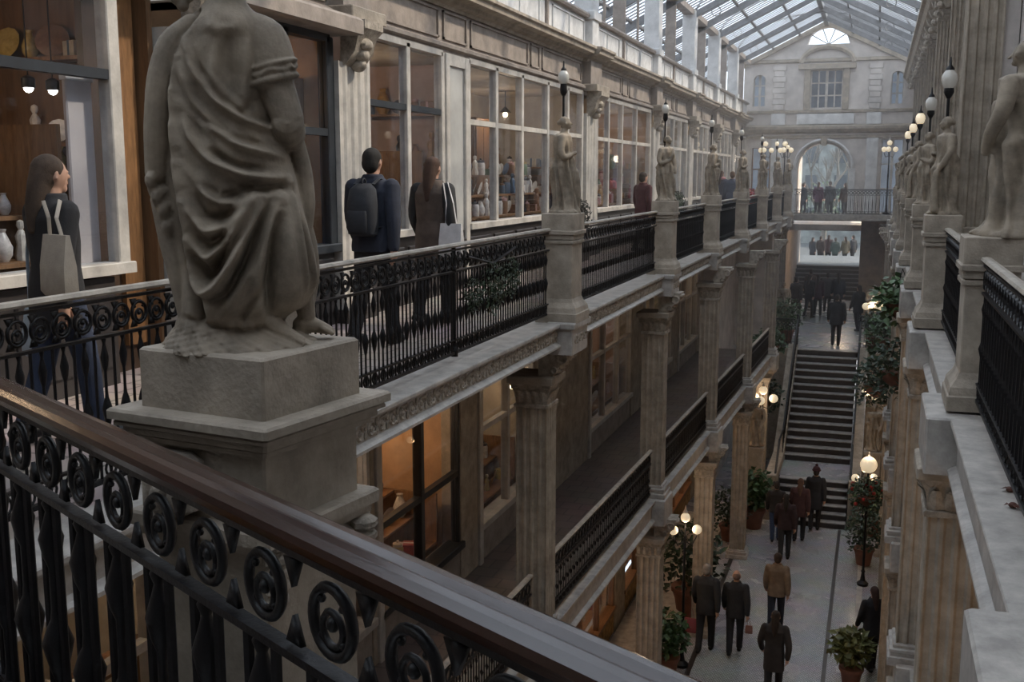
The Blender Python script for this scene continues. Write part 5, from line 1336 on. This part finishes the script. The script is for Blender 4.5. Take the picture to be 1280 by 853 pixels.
person('person in pinkish scarf far along the left gallery', -4.4, 32.2, 0, 1.62, -.3, (.03, .03, .05), .8, BLK, (.06, .03, .02), True, .1, .1, .02, scarf=(.35, .16, .18))
# ground floor
person('man in tan jacket and dark jeans walking on the ground floor', -1.55, 21.4, ZG, 1.68, .0, (.20, .135, .085), .80, (.018, .022, .035), (.05, .025, .018), False, .17, .1, .014)
person('man with grey hair in long dark coat, left of a walking pair', -2.78, 20.0, ZG, 1.80, -.05, (.018, .019, .023), .76, (.015, .015, .018), (.20, .18, .16), False, .13, .12, .014, totes=((-.27, .04, .34, .62, .16, (.22, .05, .06), 'shopping_bag'),))
person('bald man in dark coat carrying a small bag, right of a walking pair', -2.22, 20.1, ZG, 1.70, .05, (.016, .017, .021), .78, (.014, .014, .017), (.14, .09, .07), False, .15, .12, .014, bald=True, totes=((.27, .04, .46, .62, .09, (.2, .10, .08), 'hand_bag'),))
person('woman with dark hair in brown black coat at the bottom of the picture', -1.33, 18.4, ZG, 1.68, 0, (.03, .024, .022), .6, BLK, (.022, .014, .012), True, .1, .12, .014, elbow=.03)
person('person in dark brown coat in front of the lower steps', -1.72, 25.7, ZG, 1.66, .05, (.035, .018, .02), .82, (.012, .014, .022), (.02, .015, .012), True, .1, .1, .018)
person('person in reddish brown coat beside the lower steps', -1.48, 27.2, ZG, 1.66, -.05, (.06, .025, .025), .7, (.014, .015, .02), (.10, .05, .03), True, .1, .1, .018)
person('person in black coat and pointed hat on the lower steps', -1.15, 28.22, ZG, 1.70, 0, (.012, .012, .014), .6, BLK, (.02, .015, .012), False, .06, .1, .018, hat=(.05, .015, .02))
person('person in blue jeans partly hidden behind the dark brown coat', -2.05, 27.0, ZG, 1.58, .1, (.03, .025, .03), .85, (.03, .05, .10), (.03, .02, .015), False, .12, .1, .018)
person('person in dark clothes at the lower right edge of the ground floor', .32, 20.2, ZG, 1.66, .4, BLK, .7, BLK, (.04, .02, .015), True, .1, .1, .018)
# upper corridor
person('man in black coat at the head of the long stairs', -1.07, 36.4, ZC, 1.72, 0, (.012, .013, .017), .72, (.014, .015, .02), (.015, .012, .01), False, .08, .08, .016, wide=1.15)
cor_p = [(-2.35, 43.5, 'person in black coat, leftmost of the group in the upper corridor', BLK, 1.72), (-2.75, 42.0, 'person in dark brown coat at left of the upper corridor group', (.03, .02, .016), 1.75), (-2.05, 44.2, 'person in dark plum coat in the middle of the upper corridor group', (.05, .02, .03), 1.66), (-1.75, 45.5, 'person in grey coat walking in the upper corridor group', (.07, .07, .075), 1.62), (-1.3, 44.6, 'person in dark blue coat at right of the upper corridor group', NAVY, 1.72), (-2.5, 46.6, 'person in pale trousers deep in the upper corridor', (.09, .06, .05), 1.66), (-.45, 40.0, 'person in dark coat by the glowing corridor candelabra', BLK, 1.7)]
for i, (x, y, lb, c, h) in enumerate(cor_p): person(lb, x, y, ZC, h, .2*(i-3), c, .7, BLK if i != 5 else (.3, .27, .24), (.03, .02, .015), i % 2 == 0, .1, .08, .022)
for i, (x, c) in enumerate([(-2.85, (.02, .02, .02)), (-2.5, (.03, .02, .02)), (-2.15, (.05, .03, .03)), (-1.8, (.02, .03, .025)), (-1.35, (.06, .05, .03)), (-1.0, (.02, .02, .03))]):
    person('%s silhouetted person from the left in the bright street beyond the distant steps' % ORD[i], x*1.17, 63+.5*(i % 3), -3.6, 1.6+.05*(i % 3), .3*(i-2), c, .7, BLK, (.03, .02, .015), i % 2 == 0, .08, .06, .024)
for i, (x, c) in enumerate([(-2.75, BLK), (-2.2, (.04, .015, .03)), (-1.75, (.02, .02, .03)), (-1.2, (.03, .02, .015))]):
    person('%s person from the left standing outside beyond the far arch' % ORD[i], x*1.25, 54.5+.4*(i % 2), -.495, 1.62+.04*(i % 3), .4*(i-1.5), c, .7, BLK, (.03, .02, .015), i % 2 == 1, .06, .05, .024)

# ------------------------------------------------------------------ thin haze filling the well of the arcade
hz = bpy.data.materials.new('haze'); hz.use_nodes = True; nt = hz.node_tree; nt.nodes.clear()
o_ = nt.nodes.new('ShaderNodeOutputMaterial'); vs = nt.nodes.new('ShaderNodeVolumeScatter')
vs.inputs['Color'].default_value = (.95, .96, 1, 1); vs.inputs['Density'].default_value = .008; vs.inputs['Anisotropy'].default_value = .3
nt.links.new(vs.outputs[0], o_.inputs['Volume'])
struct(G().box(-5.1, 1.2, 16.0, 44.6, -2.0, 5.9).obj('haze', hz))
